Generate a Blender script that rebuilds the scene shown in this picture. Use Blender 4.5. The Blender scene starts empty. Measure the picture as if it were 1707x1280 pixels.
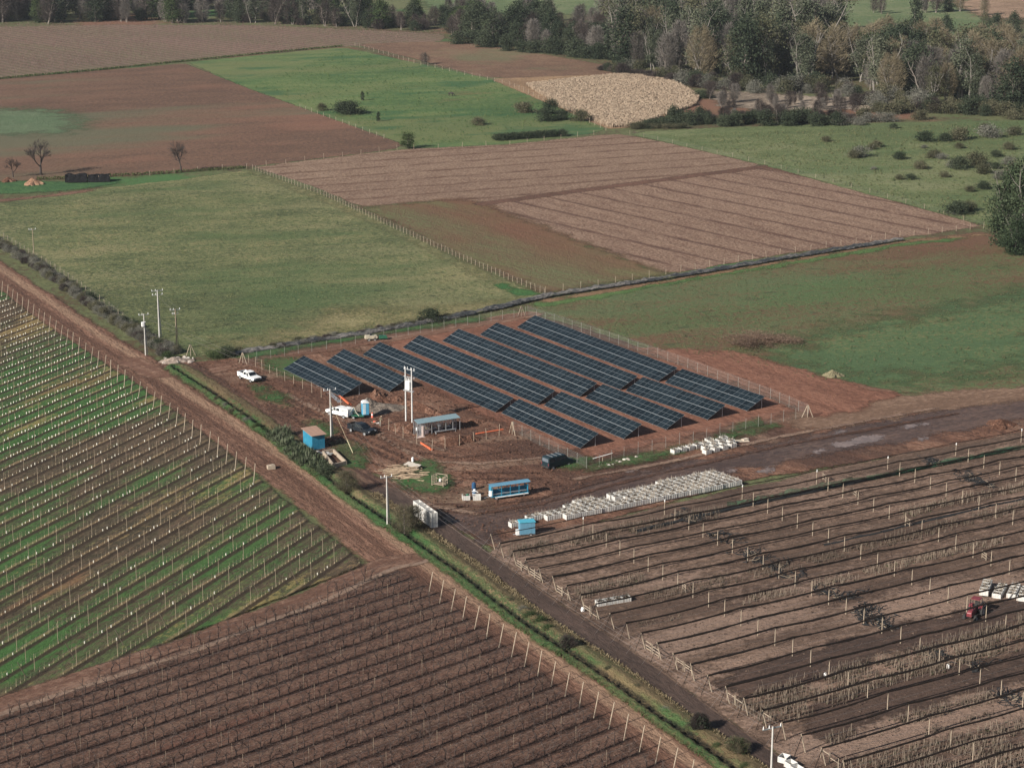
import bpy, bmesh, math, random
import numpy as np
from mathutils import Vector, Matrix
R = math.radians
rng = np.random.default_rng(7)
random.seed(7)
scene = bpy.context.scene
COL = scene.collection

# ------------------------------------------------------------------ camera, sky, sun, exposure
FPX, TH, HC, CX, CY = 3450.0, R(15.5), 100.0, 853.5, 640.0     # photo pixels, pitch, height
cam_d = bpy.data.cameras.new('camera'); cam = bpy.data.objects.new('camera', cam_d); COL.objects.link(cam)
cam_d.sensor_width = 36.0; cam_d.lens = FPX / 1707.0 * 36.0
cam_d.clip_start = 1.0; cam_d.clip_end = 9000.0
cam.location = (0, 0, HC); cam.rotation_euler = (math.pi/2 - TH, 0, 0)
scene.camera = cam

SUN_AZ, SUN_EL = R(40.8), R(28.8)                              # direction the light travels in; elevation
world = bpy.data.worlds.new('World'); scene.world = world; world.use_nodes = True
wn = world.node_tree.nodes; wl = world.node_tree.links
bg = wn['Background']; sky = wn.new('ShaderNodeTexSky'); sky.sky_type = 'NISHITA'; sky.sun_disc = False
sky.sun_elevation = SUN_EL; sky.sun_rotation = R(229.2); sky.altitude = 200; sky.air_density = 1.0; sky.dust_density = 1.5
wl.new(sky.outputs[0], bg.inputs[0]); bg.inputs[1].default_value = 0.05
sd_ = bpy.data.lights.new('sun', 'SUN'); sd_.energy = 5.0; sd_.angle = R(0.53); sd_.color = (1.0, 0.95, 0.88)
sun = bpy.data.objects.new('sun', sd_); COL.objects.link(sun)
dv = Vector((math.cos(SUN_AZ)*math.cos(SUN_EL), math.sin(SUN_AZ)*math.cos(SUN_EL), -math.sin(SUN_EL)))
sun.rotation_euler = dv.to_track_quat('-Z', 'Y').to_euler(); sun.location = (-200, -150, 300)
vs = scene.view_settings; vs.view_transform = 'Standard'; vs.look = 'None'; vs.exposure = 0.72; vs.gamma = 1.0
vs.use_curve_mapping = False
scene.render.engine = 'CYCLES'
scene.cycles.max_bounces = 6; scene.cycles.transparent_max_bounces = 24; scene.cycles.volume_bounces = 0
scene.cycles.use_denoising = True

def at(x, y, z=0.0):
    """ground point seen at photo pixel x, y"""
    u = -(y-CY)/FPX; r = (x-CX)/FPX; c, s = math.cos(TH), math.sin(TH)
    dy = c+u*s; dz = -s+u*c; t = (z-HC)/dz
    return np.array([r*t, dy*t])
def P(x, y, z=0.0):
    p = at(x, y, z); return Vector((p[0], p[1], z))
def proj(X, Y, Z=0.0):
    c, s = math.cos(TH), math.sin(TH)
    d = Y*c-(Z-HC)*s; u = Y*s+(Z-HC)*c
    return CX+FPX*X/d, CY-FPX*u/d
def ang(a, b):
    A, B = at(*a), at(*b); return math.atan2(B[1]-A[1], B[0]-A[0])
def U(deg): return np.array([math.cos(R(deg)), math.sin(R(deg))])

# ------------------------------------------------------------------ node helpers
class NT:
    def __init__(s, name):
        s.m = bpy.data.materials.new(name); s.m.use_nodes = True
        s.t = s.m.node_tree; s.t.nodes.clear()
    def n(s, typ, **kw):
        nd = s.t.nodes.new(typ)
        for k, v in kw.items(): setattr(nd, k, v)
        return nd
    def put(s, sock, v):
        if v is None: return
        if isinstance(v, bpy.types.NodeSocket): s.t.links.new(v, sock)
        else:
            if sock.type == 'RGBA' and len(v) == 3: v = (*v, 1)
            sock.default_value = v
    def math(s, op, a, b=None, c=None, clamp=False):
        nd = s.n('ShaderNodeMath', operation=op, use_clamp=clamp)
        for i, v in enumerate((a, b, c)):
            if v is not None: s.put(nd.inputs[i], v)
        return nd.outputs[0]
    def mix(s, f, a, b):
        nd = s.n('ShaderNodeMix', data_type='RGBA')
        s.put(nd.inputs[0], f); s.put(nd.inputs[6], a); s.put(nd.inputs[7], b); return nd.outputs[2]
    def noise(s, vec, scale, detail=2.0, rough=0.5):
        nd = s.n('ShaderNodeTexNoise'); s.put(nd.inputs['Vector'], vec)
        nd.inputs['Scale'].default_value = scale; nd.inputs['Detail'].default_value = detail
        nd.inputs['Roughness'].default_value = rough; return nd.outputs['Fac']
    def step(s, v, lo, hi):
        nd = s.n('ShaderNodeMapRange', interpolation_type='SMOOTHSTEP'); s.put(nd.inputs[0], v)
        nd.inputs[1].default_value = lo; nd.inputs[2].default_value = hi; return nd.outputs[0]
    def ramp(s, f, cols):
        nd = s.n('ShaderNodeValToRGB'); s.put(nd.inputs[0], f); e = nd.color_ramp.elements
        while len(e) < len(cols): e.new(0.5)
        for i, (p, c) in enumerate(cols): e[i].position = p; e[i].color = (*c, 1)
        return nd.outputs[0]
    def mapping(s, vec, a=0.0, scale=(1, 1, 1), loc=(0, 0, 0)):
        # rotate the plan by -a so that x runs along direction a, then scale
        r = s.n('ShaderNodeVectorRotate', rotation_type='Z_AXIS'); s.put(r.inputs['Vector'], vec); r.inputs['Angle'].default_value = -a
        m = s.n('ShaderNodeMapping'); s.put(m.inputs['Vector'], r.outputs[0]); m.inputs['Scale'].default_value = scale
        m.inputs['Location'].default_value = loc; return m.outputs[0]
    def attr(s, name): return s.n('ShaderNodeAttribute', attribute_name=name).outputs['Fac']
    def out(s, sh):
        o = s.n('ShaderNodeOutputMaterial'); s.t.links.new(sh, o.inputs[0]); return s.m
    def bsdf(s, color, rough=0.9, metal=0.0, spec=0.3, normal=None):
        b = s.n('ShaderNodeBsdfPrincipled'); s.put(b.inputs['Base Color'], color); s.put(b.inputs['Roughness'], rough)
        b.inputs['Metallic'].default_value = metal; b.inputs['Specular IOR Level'].default_value = spec
        if normal is not None: s.put(b.inputs['Normal'], normal)
        return b.outputs[0]
    def bump(s, h, strength=0.3, dist=0.3):
        b = s.n('ShaderNodeBump'); s.put(b.inputs['Height'], h); b.inputs['Strength'].default_value = strength
        b.inputs['Distance'].default_value = dist; return b.outputs[0]

def ground_mat(name, cols, sc=(0.03, 0.22, 1.6), w=(1.0, 0.9, 0.9), a=0.0, st=1.0, bump=0.35, edge=(3.0, 1.2, 0.35),
               layers=(), rows=(), rough=0.95, spec=0.15, edgeable=True, lat=None):
    """soil or grass: three noise scales through a ramp, further noise-masked layers, row lines, a ragged edge from attribute sd"""
    W = lambda c: (c[0]*1.07, c[1]*.99, c[2]*.90) if c[0] > c[1] else (c[0]*.96, c[1], c[2])
    cols = [(p_, W(c)) for p_, c in cols]
    t = NT(name); pos = t.n('ShaderNodeNewGeometry').outputs['Position']
    m = t.mapping(pos, a, (1.0/st, 1, 1))
    mf = t.mapping(pos, a, (1.0/(1+(st-1)*.3), 1, 1), (5, 9, 0))
    nl, nm, ns = t.noise(m, sc[0], 4), t.noise(m, sc[1], 5, .65), t.noise(mf, sc[2], 5, .75)
    f = t.math('ADD', t.math('MULTIPLY', t.math('SUBTRACT', nl, .5), w[0]*1.6), t.math('MULTIPLY', t.math('SUBTRACT', nm, .5), w[1]*1.9))
    f = t.math('ADD', f, t.math('MULTIPLY', t.math('SUBTRACT', ns, .5), w[2]*3.4))
    f = t.math('ADD', f, .5, clamp=True)
    col = t.ramp(f, cols)
    for i, L in enumerate(layers):
        mm = t.mapping(pos, L.get('a', a), (1.0/L.get('st', st), 1, 1), (37.0*i+11, 53.0*i-7, 0))
        n1 = t.noise(mm, L['s'], L.get('d', 4), .6)
        n2 = t.math('ADD', n1, t.math('MULTIPLY', t.math('SUBTRACT', ns, .5), L.get('f', .18)))
        k = t.math('MULTIPLY', t.step(n2, L['t']-L.get('w', .04), L['t']+L.get('w', .04)), L.get('o', 1.0))
        col = t.mix(k, col, W(L['c']))
    h = t.math('ADD', t.math('MULTIPLY', ns, 1.0), t.math('MULTIPLY', nm, 1.6))
    for r in rows:
        mm = t.mapping(pos, r['a'])
        sx = t.n('ShaderNodeSeparateXYZ'); t.put(sx.inputs[0], mm)
        wob = t.math('MULTIPLY', t.math('SUBTRACT', t.noise(t.mapping(pos, r['a'], (.12, .6, 1)), 1.0, 2), .5), r.get('wob', .4))
        v = t.math('ADD', t.math('DIVIDE', t.math('ADD', sx.outputs[1], wob), r['p']), r.get('o', 0.0))
        v = t.math('ABSOLUTE', t.math('SUBTRACT', t.math('FRACT', v), .5))       # 0.5 on the line, 0 between
        k = t.step(v, .5-r['wd']*1.5, .5-r['wd']*.5)
        brk = t.step(t.noise(t.mapping(pos, r['a'], (.25, 1, 1)), r.get('bs', .5), 3, .6), r.get('b0', .3), r.get('b1', .6))
        k = t.math('MULTIPLY', t.math('MULTIPLY', k, brk), r.get('k', 1.0))
        col = t.mix(k, col, W(r['c']))
        if r.get('h'): h = t.math('ADD', h, t.math('MULTIPLY', t.step(v, .1, .5), r['h']))
    if lat:
        la = t.attr('lat')
        for (c0, wd, c, k) in lat:
            d = t.math('ABSOLUTE', t.math('SUBTRACT', la, c0))
            d = t.math('ADD', d, t.math('MULTIPLY', t.math('SUBTRACT', nm, .5), wd*1.6))
            kk = t.math('MULTIPLY', t.step(d, wd*1.25, wd*.55), t.math('MULTIPLY', t.step(ns, .2, .6), k))
            # MapRange runs from high to low as well
            col = t.mix(kk, col, W(c))
    sh = t.bsdf(col, rough, 0, spec, t.bump(h, min(1, bump*1.8), .55))
    if edgeable:
        e = t.attr('sd')
        e = t.math('ADD', e, t.math('MULTIPLY', t.math('SUBTRACT', t.noise(pos, .18, 3), .5), edge[0]))
        e = t.math('ADD', e, t.math('MULTIPLY', t.math('SUBTRACT', t.noise(pos, 1.3, 3, .65), .5), edge[1]))
        k = t.step(e, -edge[2], edge[2])
        mx = t.n('ShaderNodeMixShader'); t.put(mx.inputs[0], k)
        t.t.links.new(t.n('ShaderNodeBsdfTransparent').outputs[0], mx.inputs[1]); t.t.links.new(sh, mx.inputs[2]); sh = mx.outputs[0]
    return t.out(sh)

MATS = {}
def mat(name, col, rough=0.7, metal=0.0, spec=0.35, var=0.25, scale=3.0, dirt=None):
    """painted or natural surface with mild wear: two noise scales vary the colour, roughness follows"""
    if name in MATS: return MATS[name]
    t = NT(name); co = t.n('ShaderNodeTexCoord').outputs['Object']
    n1, n2 = t.noise(co, scale, 4, .6), t.noise(co, scale*7, 3, .6)
    f = t.math('ADD', t.math('MULTIPLY', n1, .6), t.math('MULTIPLY', n2, .4))
    lo = tuple(c*(1-var) for c in col); hi = tuple(min(1, c*(1+var)) for c in col)
    c = t.ramp(f, [(.3, lo), (.7, hi)])
    if dirt: c = t.mix(t.math('MULTIPLY', t.step(n1, .5, .68), .55), c, dirt)
    MATS[name] = t.out(t.bsdf(c, rough, metal, spec)); return MATS[name]
def leaf_mat(name, cols):
    """foliage: colour varies leaf by leaf and tree by tree, some light passes through"""
    t = NT(name); g = t.n('ShaderNodeNewGeometry'); o = t.n('ShaderNodeObjectInfo')
    f = t.math('ADD', t.math('MULTIPLY', g.outputs['Random Per Island'], .65), t.math('MULTIPLY', o.outputs['Random'], .35))
    c = t.ramp(f, cols)
    d = t.n('ShaderNodeBsdfDiffuse'); t.put(d.inputs[0], c)
    tr = t.n('ShaderNodeBsdfTranslucent'); t.put(tr.inputs[0], c)
    mx = t.n('ShaderNodeMixShader'); mx.inputs[0].default_value = .25
    t.t.links.new(d.outputs[0], mx.inputs[1]); t.t.links.new(tr.outputs[0], mx.inputs[2])
    MATS[name] = t.out(mx.outputs[0]); return MATS[name]

# ------------------------------------------------------------------ mesh helpers
class MB:
    def __init__(s): s.v = []; s.f = []; s.mi = []
    def add(s, vs, fs, mi=0):
        b = len(s.v); s.v += [tuple(v) for v in vs]; s.f += [tuple(b+i for i in f) for f in fs]; s.mi += [mi]*len(fs); return s
    def box(s, c, size, rz=0.0, mi=0, rx=0.0):
        x, y, z = [d/2 for d in size]
        m = Matrix.Translation(c) @ Matrix.Rotation(rz, 4, 'Z') @ Matrix.Rotation(rx, 4, 'X')
        vs = [m @ Vector(p) for p in ((-x,-y,-z),(x,-y,-z),(x,y,-z),(-x,y,-z),(-x,-y,z),(x,-y,z),(x,y,z),(-x,y,z))]
        return s.add(vs, [(0,3,2,1),(4,5,6,7),(0,1,5,4),(1,2,6,5),(2,3,7,6),(3,0,4,7)], mi)
    def tube(s, a, b, r0, r1=None, n=6, mi=0, cap=True):
        a, b = Vector(a), Vector(b); r1 = r0 if r1 is None else r1
        d = (b-a); 
        if d.length < 1e-6: return s
        d.normalize(); u = d.orthogonal().normalized(); w = d.cross(u)
        vs = [a+(u*math.cos(2*math.pi*i/n)+w*math.sin(2*math.pi*i/n))*r0 for i in range(n)]
        vs += [b+(u*math.cos(2*math.pi*i/n)+w*math.sin(2*math.pi*i/n))*r1 for i in range(n)]
        fs = [(i, (i+1) % n, n+(i+1) % n, n+i) for i in range(n)]
        if cap: fs += [tuple(range(n-1, -1, -1)), tuple(range(n, 2*n))]
        return s.add(vs, fs, mi)
    def path(s, pts, r, n=6, mi=0):
        for a, b in zip(pts, pts[1:]): s.tube(a, b, r, r, n, mi)
        return s
    def prism(s, prof, y0, y1, mi=0, top=0.0):
        """side profile (x, z) extruded from y0 to y1; points above z=top0 may be drawn in by 'top'"""
        n = len(prof); zs = [p[1] for p in prof]; z0, z1 = min(zs), max(zs)
        k = lambda z: top*(z-z0)/max(1e-6, z1-z0)
        vs = [(x, y0+k(z), z) for x, z in prof]+[(x, y1-k(z), z) for x, z in prof]
        fs = [(i, (i+1) % n, n+(i+1) % n, n+i) for i in range(n)]+[tuple(range(n-1, -1, -1)), tuple(range(n, 2*n))]
        return s.add(vs, fs, mi)
    def quad(s, a, b, c, d, mi=0): return s.add([a, b, c, d], [(0, 1, 2, 3)], mi)
    def mesh(s, name, mats, smooth=False, bevel=0.0):
        me = bpy.data.meshes.new(name); me.from_pydata(s.v, [], s.f)
        mats = mats if isinstance(mats, (list, tuple)) else [mats]
        for m in mats: me.materials.append(m[0] if isinstance(m, list) else m)
        me.polygons.foreach_set('material_index', s.mi)
        bm = bmesh.new(); bm.from_mesh(me); bmesh.ops.recalc_face_normals(bm, faces=bm.faces)
        if bevel: bmesh.ops.bevel(bm, geom=[e for e in bm.edges if len(e.link_faces) == 2 and e.calc_face_angle(0) > .6], offset=bevel, segments=1, affect='EDGES', clamp_overlap=True)
        bm.to_mesh(me); bm.free()
        if smooth: me.polygons.foreach_set('use_smooth', [True]*len(me.polygons))
        me.update(); return me
def np_mesh(name, v, f, mats):
    me = bpy.data.meshes.new(name); v = np.asarray(v, np.float32); f = np.asarray(f, np.int32); k = f.shape[1]
    me.vertices.add(len(v)); me.vertices.foreach_set('co', v.ravel())
    me.loops.add(f.size); me.loops.foreach_set('vertex_index', f.ravel())
    me.polygons.add(len(f)); me.polygons.foreach_set('loop_start', np.arange(0, f.size, k, dtype=np.int32))
    for m in (mats if isinstance(mats, (list, tuple)) else [mats]): me.materials.append(m[0] if isinstance(m, list) else m)
    me.update(calc_edges=True); me.validate(); return me
def link(name, data, parent=None):
    o = bpy.data.objects.new(name, data); COL.objects.link(o)
    if parent is not None: o.parent = parent
    return o
def tag(o, label=None, cat=None, group=None, kind=None):
    if label: o['label'] = label
    if cat: o['category'] = cat
    if group: o['group'] = group
    if kind: o['kind'] = kind
    return o
def thing(name, label, cat, loc=(0, 0, 0), rz=0.0, group=None):
    o = bpy.data.objects.new(name, None); COL.objects.link(o); o.location = loc; o.rotation_euler = (0, 0, rz)
    return tag(o, label, cat, group)
def part(name, mb, mats, parent, label=None, bevel=0.0, smooth=False, kind=None):
    me = mb if isinstance(mb, bpy.types.Mesh) else mb.mesh(name, mats, smooth, bevel)
    return tag(link(name, me, parent), label, kind=kind)
def solo(name, me, label, cat, loc=(0, 0, 0), rz=0.0, group=None, sc=None):
    o = link(name, me); o.location = loc; o.rotation_euler = (0, 0, rz)
    if sc is not None: o.scale = sc if isinstance(sc, (tuple, list)) else (sc, sc, sc)
    return tag(o, label, cat, group)
def dup(root, loc, rz, label=None, group=None, sc=None):
    def cp(o, p):
        c = o.copy(); COL.objects.link(c); c.parent = p
        for ch in o.children: cp(ch, c)
        return c
    kids = list(root.children); r = root.copy(); COL.objects.link(r)
    for ch in kids: cp(ch, r)
    r.location = loc; r.rotation_euler = (0, 0, rz)
    if sc is not None: r.scale = (sc, sc, sc)
    return tag(r, label, None, group)

# ------------------------------------------------------------------ patches of ground with a signed distance
def seg_dist(px, py, pts, closed):
    pts = np.asarray(pts, float); n = len(pts); best = np.full(px.shape, 1e9); lat = np.zeros(px.shape)
    for i in range(n if closed else n-1):
        a, b = pts[i], pts[(i+1) % n]; d = b-a; L2 = d@d+1e-9
        t = np.clip(((px-a[0])*d[0]+(py-a[1])*d[1])/L2, 0, 1)
        dx, dy = px-a[0]-t*d[0], py-a[1]-t*d[1]; q = np.hypot(dx, dy); k = q < best
        sg = np.sign(d[0]*dy-d[1]*dx); lat = np.where(k, q*sg, lat); best = np.minimum(best, q)
    return best, lat
def inside(px, py, pts):
    c = np.zeros(px.shape, bool); n = len(pts)
    for i in range(n):
        (x0, y0), (x1, y1) = pts[i], pts[(i+1) % n]
        k = ((y0 > py) != (y1 > py)) & (px < (x1-x0)*(py-y0)/(y1-y0+1e-12)+x0); c ^= k
    return c
def grid_patch(name, sdf, lo, hi, res, m, z, margin, hfun=None):
    xs = np.arange(lo[0]-margin, hi[0]+margin+res, res); ys = np.arange(lo[1]-margin, hi[1]+margin+res, res)
    X, Y = np.meshgrid(xs, ys, indexing='ij'); s, lat = sdf(X, Y)
    nx, ny = X.shape; ok = s > -margin
    cell = ok[:-1, :-1] | ok[1:, :-1] | ok[:-1, 1:] | ok[1:, 1:]
    idx = np.arange(nx*ny).reshape(nx, ny)
    f = np.stack([idx[:-1, :-1][cell], idx[1:, :-1][cell], idx[1:, 1:][cell], idx[:-1, 1:][cell]], 1)
    used = np.unique(f); re = np.full(nx*ny, -1); re[used] = np.arange(len(used)); f = re[f]
    Z = np.full(X.shape, z) if hfun is None else z+hfun(X, Y, s, lat)
    v = np.stack([X.ravel(), Y.ravel(), Z.ravel()], 1)[used]
    me = np_mesh(name, v, f, m)
    for an, arr in (('sd', s), ('lat', lat)):
        at_ = me.attributes.new(an, 'FLOAT', 'POINT'); at_.data.foreach_set('value', arr.ravel()[used].astype(np.float32))
    if hfun is not None: me.polygons.foreach_set('use_smooth', [True]*len(me.polygons))
    return me
ZC = [0.0]
def patch(name, px, m, z, res=3.0, margin=3.0, hfun=None, kind='structure'):
    ZC[0] += .0042; z = .016+ZC[0]        # each sheet lies about 4 mm above the one before
    pts = np.array([at(*p) for p in px])
    def sdf(X, Y):
        d, lat = seg_dist(X, Y, pts, True); return np.where(inside(X, Y, pts), d, -d), lat
    return tag(link(name, grid_patch(name, sdf, pts.min(0), pts.max(0), res, m, z, margin, hfun)), kind=kind)
def strip(name, px, hw, m, z, res=1.5, margin=2.0, hfun=None, kind='structure'):
    ZC[0] += .0042; z = .016+ZC[0]
    pts = np.array([at(*p) for p in px]); hw_ = hw
    def sdf(X, Y):
        d, lat = seg_dist(X, Y, pts, False); return (np.where(lat > 0, hw_[1], hw_[0]) if isinstance(hw_, tuple) else hw_)-d, lat
    return tag(link(name, grid_patch(name, sdf, pts.min(0)-np.max(hw), pts.max(0)+np.max(hw), res, m, z, margin, hfun)), kind=kind)

# ------------------------------------------------------------------ ground
DARK = (.060, .038, .030)
g_base = ground_mat('plain_grass_soil', [(.25, (.075, .055, .035)), (.5, (.085, .095, .042)), (.8, (.12, .12, .055))], (.006, .06, .6), edgeable=False,
    layers=[dict(c=(.15, .085, .06), s=.008, t=.6), dict(c=(.06, .12, .04), s=.011, t=.62)])
n_ = 64; R0 = 3300.0; vsg = [(0, 420, 0)]+[(R0*math.cos(2*math.pi*i/n_), 420+R0*math.sin(2*math.pi*i/n_), 0) for i in range(n_)]
gm = bpy.data.meshes.new('ground'); gm.from_pydata(vsg, [], [(0, 1+i, 1+(i+1) % n_) for i in range(n_)]); gm.materials.append(g_base)
tag(link('ground', gm), kind='structure')

A_TAB = R(-57.0); A_CROSS = R(35.5); A_ROAD = R(-61.9); A_VA = 67.0; A_VB = 42.6; A_RR = 29.7

g_orch = ground_mat('young_orchard_floor', [(.2, (.125, .092, .075)), (.5, (.155, .115, .092)), (.8, (.14, .125, .08))], (.01, .08, .8), w=(.8, .7, 1), a=R(-40), st=3,
    rows=[dict(a=R(-50), p=4.5, wd=.2, c=(.085, .08, .05), k=.75, wob=.5, b0=.2, b1=.5)], layers=[dict(c=(.20, .125, .115), s=.01, t=.58, w=.1, o=.7)])
patch('orchard_field', [(-60, 46), (200, 42), (430, 43), (700, 55), (745, 60), (735, 70), (570, 78), (310, 103), (100, 122), (-60, 136)], g_orch, .02, 8, 6)
g_plough = ground_mat('ploughed_soil', [(.2, (.082, .053, .040)), (.5, (.118, .075, .055)), (.8, (.155, .094, .068))], (.012, .12, 1.2), w=(1, .6, 1), a=R(20), st=2.5,
    layers=[dict(c=(.10, .105, .062), s=.012, t=.57, w=.06, o=.75, st=3), dict(c=(.19, .10, .072), s=.02, t=.62, w=.08, o=.6)])
patch('ploughed_field', [(-60, 138), (100, 124), (308, 106), (420, 150), (560, 200), (672, 240), (660, 249), (410, 279), (250, 292), (60, 300), (-60, 306)], g_plough, .03, 6, 5)
g_weed = ground_mat('weedy_green', [(.3, (.085, .12, .062)), (.7, (.11, .135, .075))], (.03, .2, 1), edge=(26, 14, 9))
patch('weed_patch', [(-40, 180), (100, 185), (140, 205), (110, 222), (-40, 226)], g_weed, .05, 5, 26)
g_past = ground_mat('bright_pasture', [(.2, (.052, .092, .034)), (.5, (.083, .128, .043)), (.8, (.13, .155, .06))], (.012, .08, .7), w=(1.1, .9, .7), a=R(20), st=2,
    layers=[dict(c=(.135, .14, .058), s=.014, t=.52, w=.10, o=.85), dict(c=(.03, .085, .035), s=.05, t=.58, w=.05, o=.7), dict(c=(.13, .10, .055), s=.016, t=.66, w=.04, o=.7)])
patch('green_pasture', [(312, 104), (570, 79), (600, 85), (800, 128), (850, 140), (940, 180), (1012, 214), (995, 222), (850, 240), (700, 248), (672, 241), (560, 200), (420, 150)], g_past, .04, 6, 4)
g_brown = ground_mat('brown_fallow', [(.2, (.10, .068, .05)), (.5, (.15, .09, .066)), (.8, (.17, .125, .085))], (.014, .1, .9), w=(1, .8, 1),
    layers=[dict(c=(.22, .17, .11), s=.3, t=.66, w=.03, o=.6), dict(c=(.11, .12, .06), s=.015, t=.6, w=.06, o=.6)])
patch('fallow_field', [(590, 74), (720, 70), (780, 72), (860, 84), (960, 100), (1060, 118), (1100, 124), (960, 128), (830, 131), (795, 127), (690, 98)], g_brown, .05, 6, 4)
g_mzf = ground_mat('maize_floor', [(.3, (.17, .115, .075)), (.7, (.27, .19, .12))], (.03, .2, 1.2))
patch('maize_field', [(815, 132), (960, 126), (1070, 122), (1168, 160), (1165, 174), (1060, 212), (1014, 216), (930, 180)], g_mzf, .06, 5, 4)
S1 = R(23); S2 = R(-55)
g_st1 = ground_mat('stubble_soil', [(.2, (.12, .075, .058)), (.5, (.17, .120, .092)), (.8, (.25, .185, .14))], (.01, .3, 1.7), w=(.5, .7, 1.5), a=S1, st=2.5,
    rows=[dict(a=S1, p=11.5, wd=.075, c=(.085, .048, .036), k=.8, wob=3.0, b0=.32, b1=.55)])
patch('stubble_field', [(422, 279), (662, 250), (850, 241), (1030, 223), (1120, 240), (1275, 277), (1000, 313), (800, 341), (700, 336), (604, 346), (520, 310)], g_st1, .05, 6, 4)
g_st2 = ground_mat('stubble_soil_right', [(.2, (.12, .072, .056)), (.5, (.17, .118, .090)), (.8, (.25, .18, .138))], (.01, .3, 1.7), w=(.5, .7, 1.5), a=S2, st=2.5,
    rows=[dict(a=R(-51), p=11.0, wd=.07, c=(.075, .042, .034), k=.8, wob=2.4, b0=.28, b1=.52)])
patch('stubble_field', [(800, 342), (1000, 314), (1278, 278), (1450, 325), (1640, 377), (1500, 398), (1300, 425), (1110, 458)], g_st2, .06, 5, 4)
g_gb = ground_mat('sprouting_soil', [(.2, (.11, .062, .044)), (.5, (.105, .09, .05)), (.8, (.12, .125, .058))], (.012, .12, 1.4), w=(1.3, .7, 1.1), a=S2, st=2.5,
    rows=[dict(a=R(-51), p=2.4, wd=.2, c=(.10, .065, .045), k=.5, wob=.5)], layers=[dict(c=(.14, .070, .048), s=.022, t=.50, w=.12, o=.85, f=.5), dict(c=(.12, .135, .055), s=.04, t=.60, w=.08, o=.6)], edge=(8, 5, 2.5))
patch('sprouting_field', [(602, 347), (700, 337), (775, 331), (820, 345), (960, 400), (1112, 457), (1000, 474), (908, 490), (760, 425)], g_gb, .08, 4, 3)
strip('field_track', [(800, 341), (1000, 314), (1275, 278), (1330, 290)], 2.2, ground_mat('track_soil', [(.3, (.085, .05, .038)), (.7, (.125, .072, .055))], (.05, .3, 1.5), edge=(2, 1.2, .4)), .10, 3, 3)
g_p8 = ground_mat('rough_pasture', [(.15, (.072, .082, .038)), (.4, (.112, .122, .052)), (.62, (.138, .146, .065)), (.88, (.20, .19, .10))], (.013, .12, 1.1), w=(1.0, .9, .9), a=R(15), st=2.2, bump=.6,
    layers=[dict(c=(.20, .195, .11), s=.035, t=.56, w=.06, o=.6, f=.9, d=7, st=1.6), dict(c=(.065, .105, .040), s=.03, t=.58, w=.07, o=.65), dict(c=(.028, .040, .02), s=.5, t=.64, w=.03, o=.7, st=2.0, d=3)])
patch('rough_pasture', [(-60, 350), (120, 320), (300, 300), (415, 284), (520, 318), (605, 352), (760, 432), (900, 492), (870, 505), (640, 546), (400, 585), (320, 596), (262, 590), (225, 555), (110, 470), (-60, 390)], g_p8, .06, 4, 3)
strip('straw_strip', [(425, 288), (540, 332), (640, 376), (760, 436), (830, 470)], 1.6, ground_mat('dry_grass', [(.3, (.135, .135, .065)), (.7, (.19, .18, .095))], (.05, .4, 2), edge=(3, 3, 1.5)), .09, 3, 3)
patch('lush_grass', [(-60, 306), (40, 302), (120, 304), (190, 300), (200, 306), (120, 318), (40, 322), (-60, 326)], ground_mat('lush_strip', [(.3, (.04, .088, .034)), (.7, (.065, .12, .042))], (.05, .3, 1.2), edge=(6, 4, 1.5)), 0, 4, 6)
strip('field_track', [(-60, 340), (30, 332), (90, 326), (150, 318)], 1.8, ground_mat('side_track_soil', [(.3, (.11, .066, .048)), (.7, (.16, .10, .074))], (.05, .3, 1.5), edge=(3, 2, .7)), 0, 3, 3)
patch('straw_patch', [(500, 555), (560, 520), (700, 518), (860, 500), (780, 520), (620, 548), (430, 575), (380, 572)], ground_mat('straw_grass', [(.25, (.12, .125, .056)), (.5, (.18, .168, .085)), (.8, (.24, .22, .125))], (.03, .3, 1.6), edge=(20, 14, 7)), .08, 4, 8)
patch('lush_grass', [(800, 462), (845, 475), (905, 492), (860, 494)], ground_mat('lush_grass', [(.3, (.035, .095, .032)), (.7, (.055, .12, .035))], (.05, .3, 1.6), edge=(5, 2, .8)), .10, 3, 4)
g_p9 = ground_mat('hill_pasture', [(.2, (.092, .112, .048)), (.5, (.122, .142, .058)), (.8, (.175, .175, .088))], (.010, .10, .9), w=(1, 1, .8), st=2, a=R(10), bump=.6,
    layers=[dict(c=(.075, .115, .045), s=.02, t=.58, w=.06, o=.6), dict(c=(.22, .19, .12), s=.016, t=.67, w=.04, o=.7), dict(c=(.03, .045, .022), s=.4, t=.64, w=.03, o=.6)])
patch('scrub_pasture', [(1040, 222), (1200, 213), (1480, 205), (1760, 200), (1760, 420), (1700, 412), (1645, 377), (1450, 325), (1278, 277), (1120, 240)], g_p9, .03, 6, 4)
g_10 = ground_mat('weedy_soil', [(.15, (.115, .068, .046)), (.40, (.11, .085, .05)), (.58, (.112, .108, .058)), (.85, (.098, .122, .055))], (.014, .10, 1.2), w=(1.5, .9, .8), a=R(20), st=2.5, bump=.5,
    layers=[dict(c=(.135, .078, .054), s=.016, t=.55, w=.08, o=.8, f=.4), dict(c=(.075, .122, .046), s=.03, t=.575, w=.06, o=.65, f=.7, st=3.5), dict(c=(.035, .045, .024), s=.45, t=.63, w=.03, o=.55, st=3), dict(c=(.17, .15, .09), s=.35, t=.7, w=.03, o=.4)])
patch('weedy_field', [(875, 512), (1000, 490), (1500, 402), (1640, 387), (1760, 425), (1760, 665), (1500, 655), (1400, 650), (1310, 620), (1200, 600), (1120, 590), (1000, 548)], g_10, .03, 4, 5)
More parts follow.
